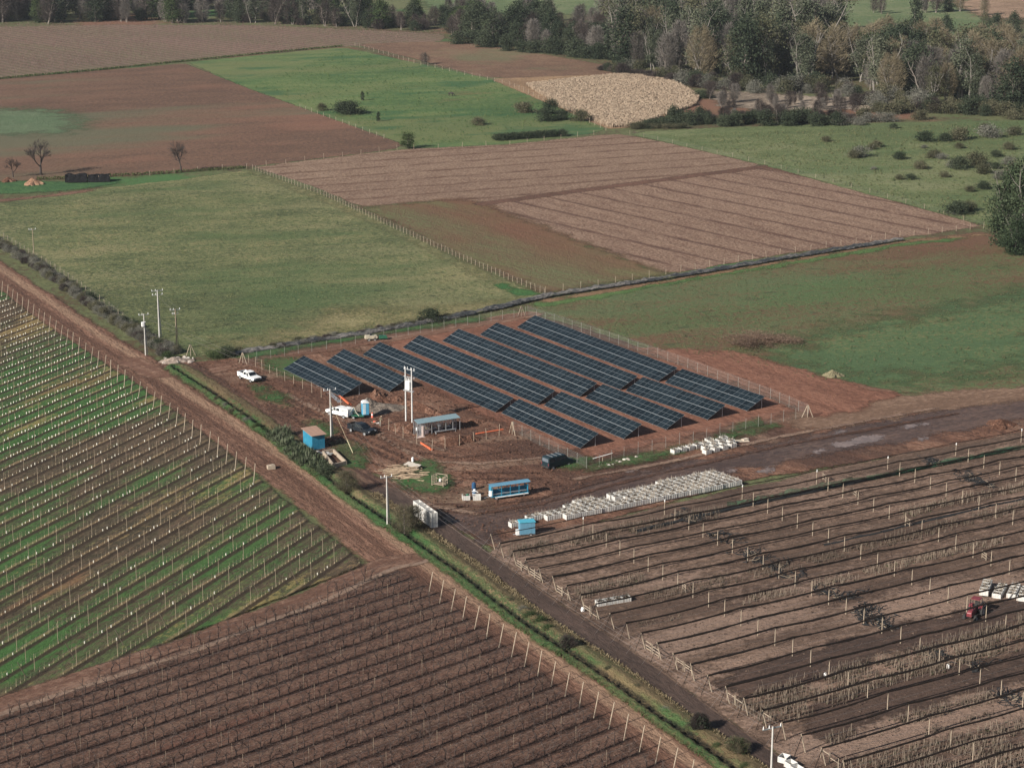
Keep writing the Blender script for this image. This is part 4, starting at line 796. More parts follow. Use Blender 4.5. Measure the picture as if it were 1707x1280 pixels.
# beige machine against the back fence, black tarpaulin shelter, cover sheet
p = at(624, 568); t = thing('spray_trailer', 'small beige and green farm trailer by the rear wire fence', 'trailer', (p[0], p[1], 0), R(10))
mb = MB(); mb.prism([(-1.9, .5), (.4, .5), (.7, .8), (.5, 1.1), (-1.8, 1.15)], -.6, .6); part('tub', mb, m_beige, t, bevel=.06); mb = MB(); mb.prism([(.8, .5), (2.6, .5), (2.4, .95), (1.0, .95)], -.55, .55); part('green_hopper', mb, m_greenp, t)
mb = MB(); mb.tube((-.7, 0, 1.1), (-.7, 0, 1.5), .25, .2, 8); part('pump', mb, m_black, t); wheels(t, (-1.1, 0), .66, .32, .2)
p = at(147, 303); t = thing('tarpaulin_shelter', 'low shelter of black tarpaulin over posts beside the bare tree', 'shelter', (p[0], p[1], 0), R(8))
def sheet(name, x0, x1, seed, parent, zt):
    r = random.Random(seed); nx, ny = 8, 6; v = []
    for i in range(nx+1):
        for j in range(ny+1):
            x = x0+(x1-x0)*i/nx; yy = -2.2+4.4*j/ny; v.append((x, yy, (zt-abs(yy)*.3)*(.15 if j in (0, ny) else 1)+r.uniform(-.3, .3)*(0 if j in (0, ny) else 1)))
    f = [(i*(ny+1)+j, (i+1)*(ny+1)+j, (i+1)*(ny+1)+j+1, i*(ny+1)+j+1) for i in range(nx) for j in range(ny)]
    part(name, MB().add(v, f), m_tarp, parent)
sheet('cover', -6.2, -.2, 1, t, 2.3); sheet('cover', .1, 6.0, 2, t, 2.0)
for x in (-6, -3, 0, 3, 6): mb = MB(); mb.tube((x, -1.2, 0), (x, -1.2, 1.9), .07, n=5); part('post', mb, m_wood, t)
# chips of masonry, stones, heaps
def heap(name, label, px, rad, h, m, squash=1.0, rz=0.0, n=22, rough=.18, cat='heap'):
    r = random.Random(hash(label) & 0xffff); v = []; f = []
    for i in range(n+1):
        for j in range(n+1):
            x, y = (i/n*2-1), (j/n*2-1); d = math.hypot(x, y); ed = 1+.25*math.sin(3*math.atan2(y, x)+1)+.12*math.sin(7*math.atan2(y, x))
            k = max(0, 1-(d/ed)**1.5*1.25); z = h*k*(1+rough*math.sin(5*x+2)*math.cos(6*y))+(rough*h*r.uniform(-.5, .5) if k > 0 else 0)
            v.append((x*rad, y*rad*squash, z if k > 0 else -.1)); f += [(i*(n+1)+j, (i+1)*(n+1)+j, (i+1)*(n+1)+j+1, i*(n+1)+j+1)] if i < n and j < n else []
    me = np_mesh(name, v, f, m); me.polygons.foreach_set('use_smooth', [False]*len(me.polygons))
    p = P(*px); return solo(name, me, label, cat, (p.x, p.y, .1), rz)
heap('sand_heap', 'pale heap of sand beside the bare tree at left', (55, 308), 3.0, 1.5, m_sand, .8, cat='sand heap')
heap('soil_heap', 'small reddish soil heap at the left picture edge', (14, 303), 2.2, 1.0, m_dirt, cat='soil heap')
heap('soil_heap', 'red boulder-like soil heap behind the white pickup trailer', (627, 663), 1.6, 1.3, m_dirt, cat='soil heap')
for k, (q, rad, h, sq, rz, lb) in enumerate([((634, 670), 2.6, .9, .7, 0, 'lumpy soil heap at the end of the shortest table'), ((662, 668), 1.9, .8, .8, 0, 'dark crumbly soil heap before the second table'), ((700, 682), 6.2, 1.0, .28, R(-52), 'long soil bank running beside the twin pole'), ((735, 700), 4.2, .9, .3, R(-52), 'soil bank behind the zinc shelter'), ((762, 712), 3.0, .8, .4, R(25), 'dug soil ridge right of the zinc shelter roof'), ((790, 706), 4.0, .7, .3, R(30), 'low red soil ridge in front of the third row'),
     ((668, 716), 2.4, 1.0, .7, 0, 'rounded soil heap left of the zinc shelter'), ((686, 720), 1.9, 1.2, .8, 0, 'steep soil heap at the foot of the twin pole'), ((762, 738), 3.6, 1.0, .5, R(25), 'broad soil heap in front of the zinc shelter'), ((785, 735), 2.2, .8, .6, R(25), 'dark soil heap beside the long orange pipe'), ((742, 733), 1.4, .5, .8, 0, 'small dark soil heap beside the bench')]):
    heap('soil_heap', lb, q, rad, h, m_dirt, sq, rz, cat='soil heap')
heap('gravel_heap', 'grey gravel heap behind the portable toilet', (614, 680), 2.6, 1.5, m_gravel, 1.5, R(-20), cat='gravel heap'); heap('gravel_heap', 'low grey gravel spread beside the gravel heap', (642, 682), 4.2, .8, m_gravel, .9, cat='gravel heap')
heap('soil_heap', 'pale soil heap beyond the muddy track at right', (1669, 710), 2.8, 1.0, m_dirt, cat='soil heap')
heap('brush_heap', 'small straw tuft heap beside the green sward', (1388, 628), 2.2, 1.0, mat('dry_tuft', (.15, .13, .075), .95, var=.4), .8, cat='brush heap')
heap('stone_heap', 'heap of pale stones and soil at the road bend', (292, 604), 3.6, .8, mat('rubble', (.23, .18, .145), .95, var=.5, scale=2), .6, R(15), cat='stone heap')
def stones(label, group, pts, r0, r1):
    for (x, y) in pts:
        bm = bmesh.new(); bmesh.ops.create_icosphere(bm, subdivisions=1, radius=1)
        for v in bm.verts: v.co *= random.uniform(.75, 1.2)
        me = bpy.data.meshes.new('stone'); bm.to_mesh(me); bm.free(); me.materials.append(m_stone if random.random() < .6 else mat('pale_stone', (.5, .46, .4), .9)); p = at(x, y)
        k = random.uniform(r0, r1); solo('stone', me, label, 'stone', (p[0], p[1], .1+.25*k), random.uniform(0, 3), group, (k, k*.8, k*.6))
stones('loose pale stone on the heap at the road bend', 'stones at the road bend', [(random.uniform(272, 322), random.uniform(596, 607)) for _ in range(40)], .2, .6)
stones('loose stone lying along the foot of the wire fence', 'stones along the wire fence', [(random.uniform(995, 1070), 0) for _ in range(0)]+[(1000+i*5+random.uniform(-2, 2), 779-i*1.1+random.uniform(-2, 2)) for i in range(14)], .2, .5)
t = thing('rubble_slab', 'pale broken slab lying beside the small bin cluster', 'slab', P(1237, 736), R(10)); mb = MB(); mb.box((0, 0, .12), (2.2, 1.2, .18)); part('slab', mb, mat('pale_slab', (.5, .42, .33), .9), t, bevel=.04); mb = MB(); mb.box((.6, .3, .3), (1.2, .7, .14), .5); part('broken_piece', mb, mat('pale_slab', (.5, .42, .33), .9), t)
t = thing('cardboard_box', 'beige box beside a leaning vineyard end post', 'box', P(452, 783), R(20)); mb = MB(); mb.box((0, 0, .4), (1.2, .9, .75)); part('carton', mb, m_cement, t); mb = MB(); mb.box((.2, .1, .8), (.7, .6, .06), .4); part('flap', mb, m_cement, t)
# horse and fenceposts-like cypress further back
def horse(label, loc, rz):
    t = thing('horse', label, 'horse', loc, rz); me = bpy.data.meshes.new('body')
    pts = [(-.7, 0, 1.25, .30), (-.2, 0, 1.2, .29), (.4, 0, 1.2, .30), (.75, 0, 1.25, .22), (1.1, 0, .95, .15), (1.35, 0, .6, .13), (1.55, 0, .3, .09), (-.98, 0, 1.2, .07), (-1.1, 0, .7, .05)]
    ed = [(0, 1), (1, 2), (2, 3), (3, 4), (4, 5), (5, 6), (0, 7), (7, 8)]
    for x, root, s in ((-.75, 0, -1), (-.75, 0, 1), (.5, 2, -1), (.5, 2, 1)):
        k = len(pts); back = x < 0
        pts += [(x+(.08 if back else 0), s*.2, .85, .14 if back else .11), (x-(.1 if back else -.02), s*.2, .5, .075), (x-(.04 if back else 0), s*.2, .08, .05), (x+.06, s*.2, .02, .06)]; ed += [(root, k), (k, k+1), (k+1, k+2), (k+2, k+3)]
    me.from_pydata([q[:3] for q in pts], ed, []); o = bpy.data.objects.new('tmp', me); COL.objects.link(o); o.modifiers.new('skin', 'SKIN'); lay = me.skin_vertices[0].data
    for i, q in enumerate(pts): lay[i].radius = (q[3], q[3])
    lay[1].use_root = True; o.modifiers.new('sub', 'SUBSURF').levels = 1
    m2 = bpy.data.meshes.new_from_object(o.evaluated_get(bpy.context.evaluated_depsgraph_get())); bpy.data.objects.remove(o); m2.materials.append(m_horse); link('body', m2, t)
    mb = MB()
    for s in (-1, 1): mb.tube((1.15, s*.08, 1.05), (1.12, s*.1, 1.2), .05, .01, 4)
    part('ears', mb, m_horse, t)
    return t
horse('black horse grazing in the middle of the bright pasture', P(752, 161), R(-20))

# ------------------------------------------------------------------ rows of posts, guards, vines, nursery
def merge(name, mesh, xf, mats=None):
    """one mesh from many placed copies of a template; xf rows: x, y, z, rz, scale"""
    nv = len(mesh.vertices); v = np.empty(nv*3, np.float32); mesh.vertices.foreach_get('co', v); v = v.reshape(-1, 3)
    fs = [list(p.vertices) for p in mesh.polygons]; k = 4
    f = np.array([(q+[q[-1]])[:4] if len(q) < 4 else q[:4] for q in fs]); tri = np.array([len(q) == 3 for q in fs])
    xf = np.asarray(xf, np.float32); c, s = np.cos(xf[:, 3]), np.sin(xf[:, 3])
    X = (v[None, :, 0]*c[:, None]-v[None, :, 1]*s[:, None])*xf[:, 4:5]+xf[:, 0:1]; Y = (v[None, :, 0]*s[:, None]+v[None, :, 1]*c[:, None])*xf[:, 4:5]+xf[:, 1:2]
    Z = v[None, :, 2]*xf[:, 4:5]+xf[:, 2:3]; V = np.stack([X, Y, Z], 2).reshape(-1, 3)
    off = (np.arange(len(xf))*nv)[:, None, None]; mi = np.empty(len(fs), np.int32); mesh.polygons.foreach_get('material_index', mi)
    polys = []; lt = np.array([len(q) for q in fs])
    me = bpy.data.meshes.new(name); loops = np.concatenate([np.array(q) for q in fs]); nl = len(loops)
    LV = (loops[None, :]+(np.arange(len(xf))*nv)[:, None]).ravel()
    st = np.concatenate([[0], np.cumsum(lt)[:-1]]); ST = (st[None, :]+(np.arange(len(xf))*nl)[:, None]).ravel()
    me.vertices.add(len(V)); me.vertices.foreach_set('co', V.ravel().astype(np.float32))
    me.loops.add(len(LV)); me.loops.foreach_set('vertex_index', LV.astype(np.int32)); me.polygons.add(len(ST)); me.polygons.foreach_set('loop_start', ST.astype(np.int32))
    for m in mesh.materials: me.materials.append(m)
    me.polygons.foreach_set('material_index', np.tile(mi, len(xf))); me.update(calc_edges=True); return me
def spread(name, mesh, xf, label, cat, group, limit=300, stuff_name=None):
    """the nearest ones as things of their own, the rest as one mass"""
    xf = sorted(xf, key=lambda q: math.hypot(q[0], q[1])); near, far = xf[:limit], xf[limit:]
    ms = mesh if isinstance(mesh, list) else [mesh]
    for i, q in enumerate(near): solo(name, ms[i % len(ms)], label, cat, q[:3], q[3], group, q[4])
    for j, m in enumerate(ms):
        sub = far[j::len(ms)]
        if sub: tag(link(stuff_name or name+'_rows', merge(name, m, sub)), kind='stuff')
def in_view(x, y, mg=40):
    px, py = proj(x, y); return -mg < px < 1707+mg and -mg < py < 1280+60
# left vineyard
VA_POLY = [at(*q) for q in ((-140, 400), (10, 480), (60, 522), (150, 584), (240, 644), (300, 688), (400, 768), (500, 850), (560, 900), (604, 940), (460, 996), (300, 1061), (150, 1116), (0, 1161), (-160, 1212))]
def inp(x, y, poly): return bool(inside(np.array([x]), np.array([y]), poly)[0])
mb = MB(); mb.tube((0, 0, -.05), (0, 0, .46), .08, .075, 5, 0); guard_me = mb.mesh('tree_guard', [m_tube])
mb = MB(); mb.tube((0, 0, -.05), (0, 0, .4), .045, .035, 4, 0); mb.tube((0, 0, .4), (.03, .02, 1.0), .018, .008, 3, 0); stem_me = mb.mesh('young_vine', [mat('tan_stem', (.36, .29, .19), .9, var=.4)])
mb = MB(); mb.tube((0, 0, -.1), (0, 0, 2.85), .034, .03, 5); post_me = mb.mesh('trellis_post', [m_wood])
mb = MB(); mb.tube((0, 0, -.1), (.85, 0, 3.3), .07, .06, 6); endp_me = mb.mesh('end_post', [m_wood2])
S0 = at(27.6, 514.5); guards, stems, posts, wires, ends = [], [], [], MB(), []
uA = U(A_VA)
for k in range(-7, 60):
    st = S0+k*3.92*U(-61.6)
    if k > 36: st = st                                                # later rows run out on the headland
    w0 = None; L = 0
    for i in range(0, 260):
        p = st-uA*i*.95
        if not inp(*p, VA_POLY): 
            if i < 4 and k <= 34: continue
            if w0 is not None: break
            continue
        if not in_view(*p, 60): 
            if i > 60: break
            continue
        if w0 is None: w0 = p
        w1 = p; px, py = proj(*p)
        fr = (py-560)/350+(px-250)/900
        h = rng.random()
        if h < .04: continue
        (guards if (h < .86-.72*min(1, max(0, fr))) else stems).append((p[0]+rng.normal()*.05, p[1]+rng.normal()*.05, .08, rng.random()*6, rng.uniform(.75, 1.2)))
        if i % 7 == 4: posts.append((p[0], p[1], .0, 0, rng.uniform(.92, 1.04)))
    if k <= 34 and in_view(*st): ends.append((st[0], st[1], .0))
    if w0 is not None:
        top = st+uA*.85 if k <= 34 else w0
        for z in (.65, 2.75): wires.tube((top[0], top[1], z), (w1[0], w1[1], z), .014, n=3, cap=False)
spread('tree_guard', guard_me, guards, 'white guard tube round a young vine in the left vineyard', 'tree guard', 'white guard tubes in the left vineyard rows')
spread('young_vine', stem_me, stems, 'tan young vine stem without a white guard in the left vineyard', 'vine', 'unguarded young vines in the left vineyard')
spread('trellis_post', post_me, posts, 'thin grey trellis post inside the left vineyard', 'post', 'thin trellis posts in the left vineyard')
for e in ends: solo('end_post', endp_me, 'pale end post of the left vineyard leaning out over the dirt road', 'post', e, R(A_VA)+random.gauss(0, .12), 'leaning end posts of the left vineyard', random.uniform(.94, 1.05))
tag(link('trellis_wire', wires.mesh('trellis_wire', [m_wire])), kind='stuff')
# the headland row of dark leaning posts along the lower edge
mb = MB(); mb.tube((0, 0, -.1), (-1.0, -.35, 2.4), .055, .05, 5); lean_me = mb.mesh('brace_post', [m_dwood])
for q in ((46, 1132), (126, 1100), (208, 1078), (281, 1050), (362, 1021), (434, 994), (498, 975)):
    solo('brace_post', lean_me, 'dark brace post leaning inward at the lower vineyard edge', 'post', P(*q), R(random.uniform(-12, 12)), 'dark brace posts at the lower vineyard edge')
# bare orchard below
def bare_vine(seed):
    r = random.Random(seed); m = MB()
    def br(a, d, l, rad, dep):
        b = a+d*l; m.tube(a, b, rad, rad*.6, 4 if dep < 2 else 3, 0, cap=False)
        if dep >= 3: return
        for _ in range((2, 3, 2)[dep]):
            nd = (d+Vector((r.gauss(0, .75), r.gauss(0, .75), r.uniform(-.05, .55)))).normalized(); br(a+d*l*r.uniform(.65, 1), nd, l*r.uniform(.55, .9), rad*.6, dep+1)
    br(Vector((0, 0, -.1)), Vector((r.uniform(-.08, .08), r.uniform(-.08, .08), 1)).normalized(), r.uniform(.85, 1.15), .085, 0)
    return m.mesh('bare_tree', [m_twig])
bare = [bare_vine(i) for i in range(9)]
def twig_clump(seed, n=16, h=1.7, sp=.7):
    r = random.Random(seed); v = []; f = []
    for _ in range(n):
        a = Vector((r.gauss(0, sp), r.gauss(0, sp*.5), r.uniform(.5, h))); d = Vector((r.gauss(0, 1), r.gauss(0, 1), r.gauss(.3, .7))).normalized()*r.uniform(.25, .6); w = d.orthogonal().normalized()*.013
        b = len(v); v += [a-w, a+w, a+d]; f.append((b, b+1, b+2))
    return MB().add(v, f).mesh('twigs', [mat('pale_twig', (.15, .105, .085), .9)])
SB = at(751, 1023); uB = U(A_VB); vines, bposts, tw, bends = [], [], [], []
VB_POLY = [at(*q) for q in ((-160, 1246), (0, 1190), (200, 1117), (420, 1037), (600, 971), (668, 957), (702, 980), (850, 1092), (1000, 1208), (1130, 1308), (1180, 1350), (-160, 1350))]
bw = MB()
for k in range(-6, 34):
    st = SB+k*3.33*U(-62); w0 = w1 = None
    for i in range(0, 110):
        p = st-uB*(1.4+i*1.45)
        if not inp(*p, VB_POLY) or not in_view(*p, 50): continue
        w0 = p if w0 is None else w0; w1 = p
        vines.append((p[0]+rng.normal()*.1, p[1]+rng.normal()*.1, .1, rng.random()*6.28, rng.uniform(.75, 1.15)))
        tw.append((p[0], p[1], .05, R(A_VB)+rng.normal()*.15, rng.uniform(.8, 1.1)))
        if i % 5 == 3: bposts.append((p[0]+.5, p[1]+.4, 0, 0, rng.uniform(.62, .8)))
    if in_view(*st) and proj(*st)[1] > 985: bends.append(st)
    if w0 is not None:
        for z in (.9, 1.7): bw.tube((st[0], st[1], z), (w1[0], w1[1], z), .013, n=3, cap=False)
spread('orchard_tree', bare, vines, 'bare dark orchard tree with upright forked branches in the lower orchard', 'tree', 'bare trees in the lower orchard rows')
for j in range(4): tag(link('orchard_twigs', merge('orchard_twigs', twig_clump(j), tw[j::4])), kind='stuff')
spread('orchard_stake', post_me, bposts, 'thin grey stake inside the bare lower orchard', 'post', 'thin stakes in the lower orchard')
for e in bends: solo('end_post', endp_me, 'pale end post of the bare lower orchard leaning towards the dirt road', 'post', (e[0], e[1], 0), R(A_VB)+random.gauss(0, .12), 'leaning end posts of the lower orchard', random.uniform(.92, 1.02))
tag(link('orchard_wire', bw.mesh('orchard_wire', [m_wire])), kind='stuff')
# nursery on the right: posts, rolled nets, beds of saplings, end gates
uR = U(30.6); cR = U(-61.5); E0 = at(841, 932)
mb = MB(); mb.tube((0, 0, -.1), (0, 0, 2.75), .065, .055, 6); npost_me = mb.mesh('nursery_post', [m_wood2])
mb = MB(); mb.tube((0, 0, -.1), (-.75, 0, 2.55), .07, .06, 6); nend_me = mb.mesh('nursery_end_post', [m_wood2])
mb = MB(); mb.tube((0, 0, -.1), (0, 0, 2.2), .06, .05, 6); mb.tube((0, 0, 2.2), (0, 0, 2.55), .1, .1, 6, 1); wpost_me = mb.mesh('nursery_post', [m_wood2, m_white])
NTH = ('first', 'second', 'third', 'fourth', 'fifth', 'sixth', 'seventh', 'eighth', 'ninth', 'tenth', 'eleventh', 'twelfth', 'thirteenth', 'fourteenth', 'fifteenth', 'sixteenth', 'seventeenth', 'eighteenth', 'nineteenth', 'twentieth', 'twenty-first', 'twenty-second', 'twenty-third', 'twenty-fourth', 'twenty-fifth', 'twenty-sixth', 'twenty-seventh', 'twenty-eighth')
nw = MB()
for k in range(-1, 27):
    st = E0+k*3.68*cR if k >= 0 else at(826, 918)
    H = 2.75 if k >= 0 else 2.5; pts = [Vector((st[0]-uR[0]*.65, st[1]-uR[1]*.65, 2.5))]
    if in_view(*st): solo('nursery_end_post', nend_me, 'end post of a nursery row leaning out towards the dark road', 'post', (st[0], st[1], 0), R(30.6)+random.gauss(0, .1), 'leaning end posts of the nursery rows', random.uniform(.92, 1.05))
    for j in range(0, 9):
        p = st+uR*(14.55+14.15*j)
        if j and not in_view(*p, 130): break
        if in_view(*p, 10) : solo('nursery_post', npost_me if k >= 0 else wpost_me, 'tall pale post carrying the rolled nets of the nursery' if k >= 0 else 'white tipped post of the nursery row nearest the muddy track', 'post', (p[0], p[1], 0), 0, 'posts of the nursery rows' if k >= 0 else 'white tipped posts beside the muddy track', random.uniform(.95, 1.04))
        pts.append(Vector((p[0], p[1], H)))
    rope = MB(); prev = None; rr = (.06 if k < 0 else random.uniform(.105, .145))
    for a, b in zip(pts, pts[1:]):
        sag = random.uniform(.10, .32) if k >= 0 else .15
        seg = []
        for q in range(11):
            s = q/10; z = a.z+(b.z-a.z)*s-sag*4*s*(1-s)+random.uniform(-.03, .03); g = a.lerp(b, s); seg.append(Vector((g.x, g.y, z)))
        for q, (c, d) in enumerate(zip(seg, seg[1:])): rope.tube(c, d, rr*random.uniform(.75, 1.25), rr*random.uniform(.75, 1.25), 5, cap=False)
    # loose end tied down to the ground at the road side
    a = pts[0]; rope.path([a, a+Vector((-.25, -.1, -.8)), Vector((st[0]-uR[0]*1.7, st[1]-uR[1]*1.7, .1))], .045, 4)
    solo('rolled_net', rope.mesh('rolled_net', [m_net]), f'dark shade net rolled along the {NTH[k]} nursery row counted from the blue cabin' if k >= 0 else 'thin dark net roll over the blue cabin beside the track', 'netting', (0, 0, 0), 0, 'rolled shade nets over the nursery rows' if k >= 0 else None)
    for z in (1.5,): nw.tube((st[0], st[1], z), (pts[-1].x, pts[-1].y, z), .012, n=3, cap=False)
    a = pts[0]; nw.tube(a, (st[0]-uR[0]*3.2, st[1]-uR[1]*3.2, 0), .014, n=3)
tag(link('nursery_wire', nw.mesh('nursery_wire', [m_wire])), kind='stuff')
gn = NT('green_netting'); s1 = gn.bsdf((.03, .10, .05), .9); mx = gn.n('ShaderNodeMixShader'); mx.inputs[0].default_value = .6
gn.t.links.new(gn.n('ShaderNodeBsdfTransparent').outputs[0], mx.inputs[1]); gn.t.links.new(s1, mx.inputs[2]); m_gnet = gn.out(mx.outputs[0])
def curtain(name, q0, q1, z0, z1, m, label, cat):
    a, b = at(*q0), at(*q1); n = 40; v = []; r = random.Random(3)
    for i in range(n+1):
        p = a+(b-a)*i/n
        for j in range(5): v.append((p[0]+r.uniform(-.18, .18)-.5*(j/4)*cR[0]*-1, p[1]+r.uniform(-.18, .18), z1+(z0-z1)*j/4+(r.uniform(-.15, .15) if 0 < j < 4 else 0)-.3*abs(math.sin(i*math.pi/10))*(j < 2)))
    f = [(i*5+j, (i+1)*5+j, (i+1)*5+j+1, i*5+j+1) for i in range(n) for j in range(4)]
    return solo(name, MB().add(v, f).mesh(name, m), label, cat)
curtain('green_net', (1212, 852), (1420, 809), .12, 1.5, [m_gnet], 'green shade net hanging along the nursery row near the bins', 'netting')
curtain('green_net', (1420, 809), (1740, 743), .12, 1.2, [m_gnet], 'low green shade net hanging in the far right nursery row', 'netting')
def stick_bed(poly, dens, h0, h1, seed, label_kind='sapling_bed', w=.038, rowp=.8):
    pts = [at(*q) for q in poly]; lo, hi = np.min(pts, 0), np.max(pts, 0); r = np.random.default_rng(seed); n = int((hi-lo).prod()*dens)
    X = r.uniform(lo[0], hi[0], n); Y = r.uniform(lo[1], hi[1], n); k = inside(X, Y, pts); X, Y = X[k], Y[k]
    # saplings stand in close double rows
    cr = X*cR[0]+Y*cR[1]; al = X*uR[0]+Y*uR[1]; cr = np.round(cr/rowp)*rowp+r.normal(0, .13, len(cr)); 
    det = cR[0]*uR[1]-cR[1]*uR[0]; X = (cr*uR[1]-al*cR[1])/det; Y = (cR[0]*al-uR[0]*cr)/det
    patchy = (np.sin(X*.7+seed)+np.sin(Y*.9+X*.3+seed*2)) > -1.25; X, Y = X[patchy], Y[patchy]; n = len(X)
    H = r.uniform(h0, h1, n)*r.choice([1, 1, .6, 1.15], n); a = r.uniform(0, 6.28, n); tl = r.normal(0, .1, (n, 2))
    V = []; F = []
    for q in range(2):
        aa = a+q*1.57; dx, dy = np.cos(aa)*w, np.sin(aa)*w
        V.append(np.stack([np.stack([X-dx, Y-dy, np.full(n, .0)], 1), np.stack([X+dx, Y+dy, np.full(n, .0)], 1), np.stack([X+tl[:, 0]*H+dx*.5, Y+tl[:, 1]*H+dy*.5, H], 1), np.stack([X+tl[:, 0]*H-dx*.5, Y+tl[:, 1]*H-dy*.5, H], 1)], 1).reshape(-1, 3))
        F.append(np.arange(n*4).reshape(n, 4)+q*n*4)
    # a few dry leaves and low weeds among the stems
    m_ = int(n*.8); i = r.integers(0, n, m_); c = np.stack([X[i]+r.normal(0, .12, m_), Y[i]+r.normal(0, .12, m_), r.uniform(.05, .45, m_)*H[i]], 1); u = r.normal(0, 1, (m_, 3)); u /= np.linalg.norm(u, axis=1)[:, None]; w_ = np.cross(u, r.normal(0, 1, (m_, 3))); w_ /= np.linalg.norm(w_, axis=1)[:, None]; s = .085
    V.append(np.stack([c-u*s-w_*s, c+u*s-w_*s, c+u*s+w_*s, c-u*s+w_*s], 1).reshape(-1, 3)); F.append(np.arange(m_*4).reshape(m_, 4)+2*n*4)
    me = np_mesh(label_kind, np.concatenate(V), np.concatenate(F), [m_stick, m_weed]); mi = np.zeros(2*n+m_, np.int32); mi[2*n:] = 1; me.polygons.foreach_set('material_index', mi)
    return tag(link(label_kind, me), kind='stuff')
m_stick = leaf_mat('sapling_stems', [(.2, (.11, .085, .065)), (.5, (.22, .175, .135)), (.85, (.38, .31, .24))])
m_weed = leaf_mat('bed_weeds', [(.2, (.028, .026, .018)), (.55, (.055, .048, .032)), (.85, (.045, .062, .026))])
def band(line, hw):
    up = [(x, y-hw*1.0) for x, y in line]; dn = [(x, y+hw) for x, y in reversed(line)]; return up+dn
for i, (poly, dens, h0, h1) in enumerate([
    (band([(846, 926), (1000, 897), (1140, 869), (1200, 857)], 9), 9, .7, 1.2), ([(955, 985), (1072, 962), (1078, 975), (965, 1003)], 9, .8, 1.3),
    (band([(1075, 1000), (1140, 987), (1250, 963), (1400, 928), (1500, 901), (1600, 874), (1720, 846)], 8), 8, .6, 1.1), (band([(1232, 1006), (1330, 988), (1440, 962), (1560, 930), (1672, 904)], 6), 9, .7, 1.1),
    (band([(1500, 862), (1600, 838), (1720, 812)], 7), 6, .6, 1.1), ([(1247, 1164), (1310, 1142), (1440, 1110), (1560, 1078), (1640, 1050), (1720, 1028), (1720, 1082), (1600, 1112), (1450, 1156), (1330, 1206), (1272, 1212), (1218, 1178)], 7, .9, 1.5),
    (band([(1465, 1218), (1560, 1193), (1658, 1164)], 9), 9, .8, 1.3), ([(1372, 1236), (1420, 1222), (1424, 1236), (1380, 1248)], 8, .8, 1.3), (band([(1540, 1226), (1655, 1196)], 6), 8, .6, 1.0),
    ([(1395, 1280), (1490, 1255), (1600, 1230), (1720, 1196), (1720, 1320), (1400, 1320)], 7, .8, 1.4), (band([(1058, 1046), (1095, 1036)], 4), 10, .4, .7), (band([(1102, 1040), (1136, 1030)], 4), 10, .4, .7), ([(1530, 1110), (1640, 1075), (1650, 1095), (1560, 1130)], 8, .8, 1.4)]):
    stick_bed(poly, dens, h0, h1, i)
def net_heap(px, rad, label, m, group):
    r = random.Random(px[0]); mb = MB()
    for _ in range(14):
        p = Vector((r.gauss(0, rad*.5), r.gauss(0, rad*.5), r.uniform(.05, .35))); pts = [p]
        for _ in range(6): p = p+Vector((r.gauss(.25, .5), r.gauss(-.1, .5), r.uniform(-.2, .25))); p.z = min(.7, max(.05, p.z)); pts.append(p.copy())
        mb.path(pts, r.uniform(.025, .075), 4)
    for _ in range(5): a = r.uniform(0, 6); mb.tube((r.gauss(0, rad*.5), r.gauss(0, rad*.5), .2), (rad*math.cos(a), rad*math.sin(a), .6), .035, n=4, mi=1)
    p = P(*px); solo('net_heap', mb.mesh('net_heap', [m, m_wood]), label, 'netting', (p.x, p.y, .09), r.uniform(0, 3), group)
for q, rad in (((1137, 864), 2.2), ((1156, 872), 1.4), ((1188, 895), 1.5), ((1212, 907), 1.4), ((1250, 930), 1.5), ((1258, 938), 1.0), ((1300, 952), 1.2), ((1313, 965), 1.6), ((1386, 994), 1.7), ((1398, 1000), 1.2), ((1428, 1024), 1.5), ((1442, 1030), 1.4), ((1462, 1044), 1.6), ((1480, 1052), 1.2), ((1556, 775), 1.5), ((1565, 778), 1.4), ((1615, 800), 1.9), ((1628, 806), 1.5), ((1650, 812), 1.6), ((1542, 1092), 2.0), ((1555, 1098), 1.4), ((1625, 1118), 1.6), ((1672, 1166), 2.0), ((1684, 1170), 1.3)):
    net_heap(q, rad*.72, f'tangled {"large" if rad > 1.55 else "small"} heap of black netting and sticks {"in the upper left" if q[1] < 940 and q[0] < 1400 else "at the upper right" if q[1] < 940 else "at the centre" if q[1] < 1060 else "at the lower right"} of the nursery', m_bnet, 'black netting heaps between nursery rows')
rl = [(1060, 890), (1150, 868), (1260, 843), (1400, 813), (1530, 785), (1720, 744)]
mb = MB(); pts = []
for (x0, y0), (x1, y1) in zip(rl, rl[1:]):
    for s in range(6): t_ = s/6; p = P(x0+(x1-x0)*t_, y0+(y1-y0)*t_); pts.append(Vector((p.x+random.uniform(-.1, .1), p.y+random.uniform(-.1, .1), .3)))
for a, b in zip(pts, pts[1:]): mb.tube(a, b, random.uniform(.26, .42), random.uniform(.26, .42), 7, cap=False)
solo('ground_net_roll', mb.mesh('ground_net_roll', [m_bnet]), 'thick black net roll lying on the ground along the green net', 'netting')
rl = [(1372, 912), (1450, 894), (1560, 868), (1650, 846), (1720, 832)]; mb = MB(); pts = []
for (x0, y0), (x1, y1) in zip(rl, rl[1:]):
    for s in range(6): t_ = s/6; p = P(x0+(x1-x0)*t_, y0+(y1-y0)*t_); pts.append(Vector((p.x+random.uniform(-.1, .1), p.y+random.uniform(-.1, .1), .22)))
for a, b in zip(pts, pts[1:]): mb.tube(a, b, random.uniform(.18, .32), random.uniform(.18, .32), 6, cap=False)
solo('ground_net_roll', mb.mesh('ground_net_roll', [m_bnet]), 'black net roll lying beside the upper right sapling row', 'netting')
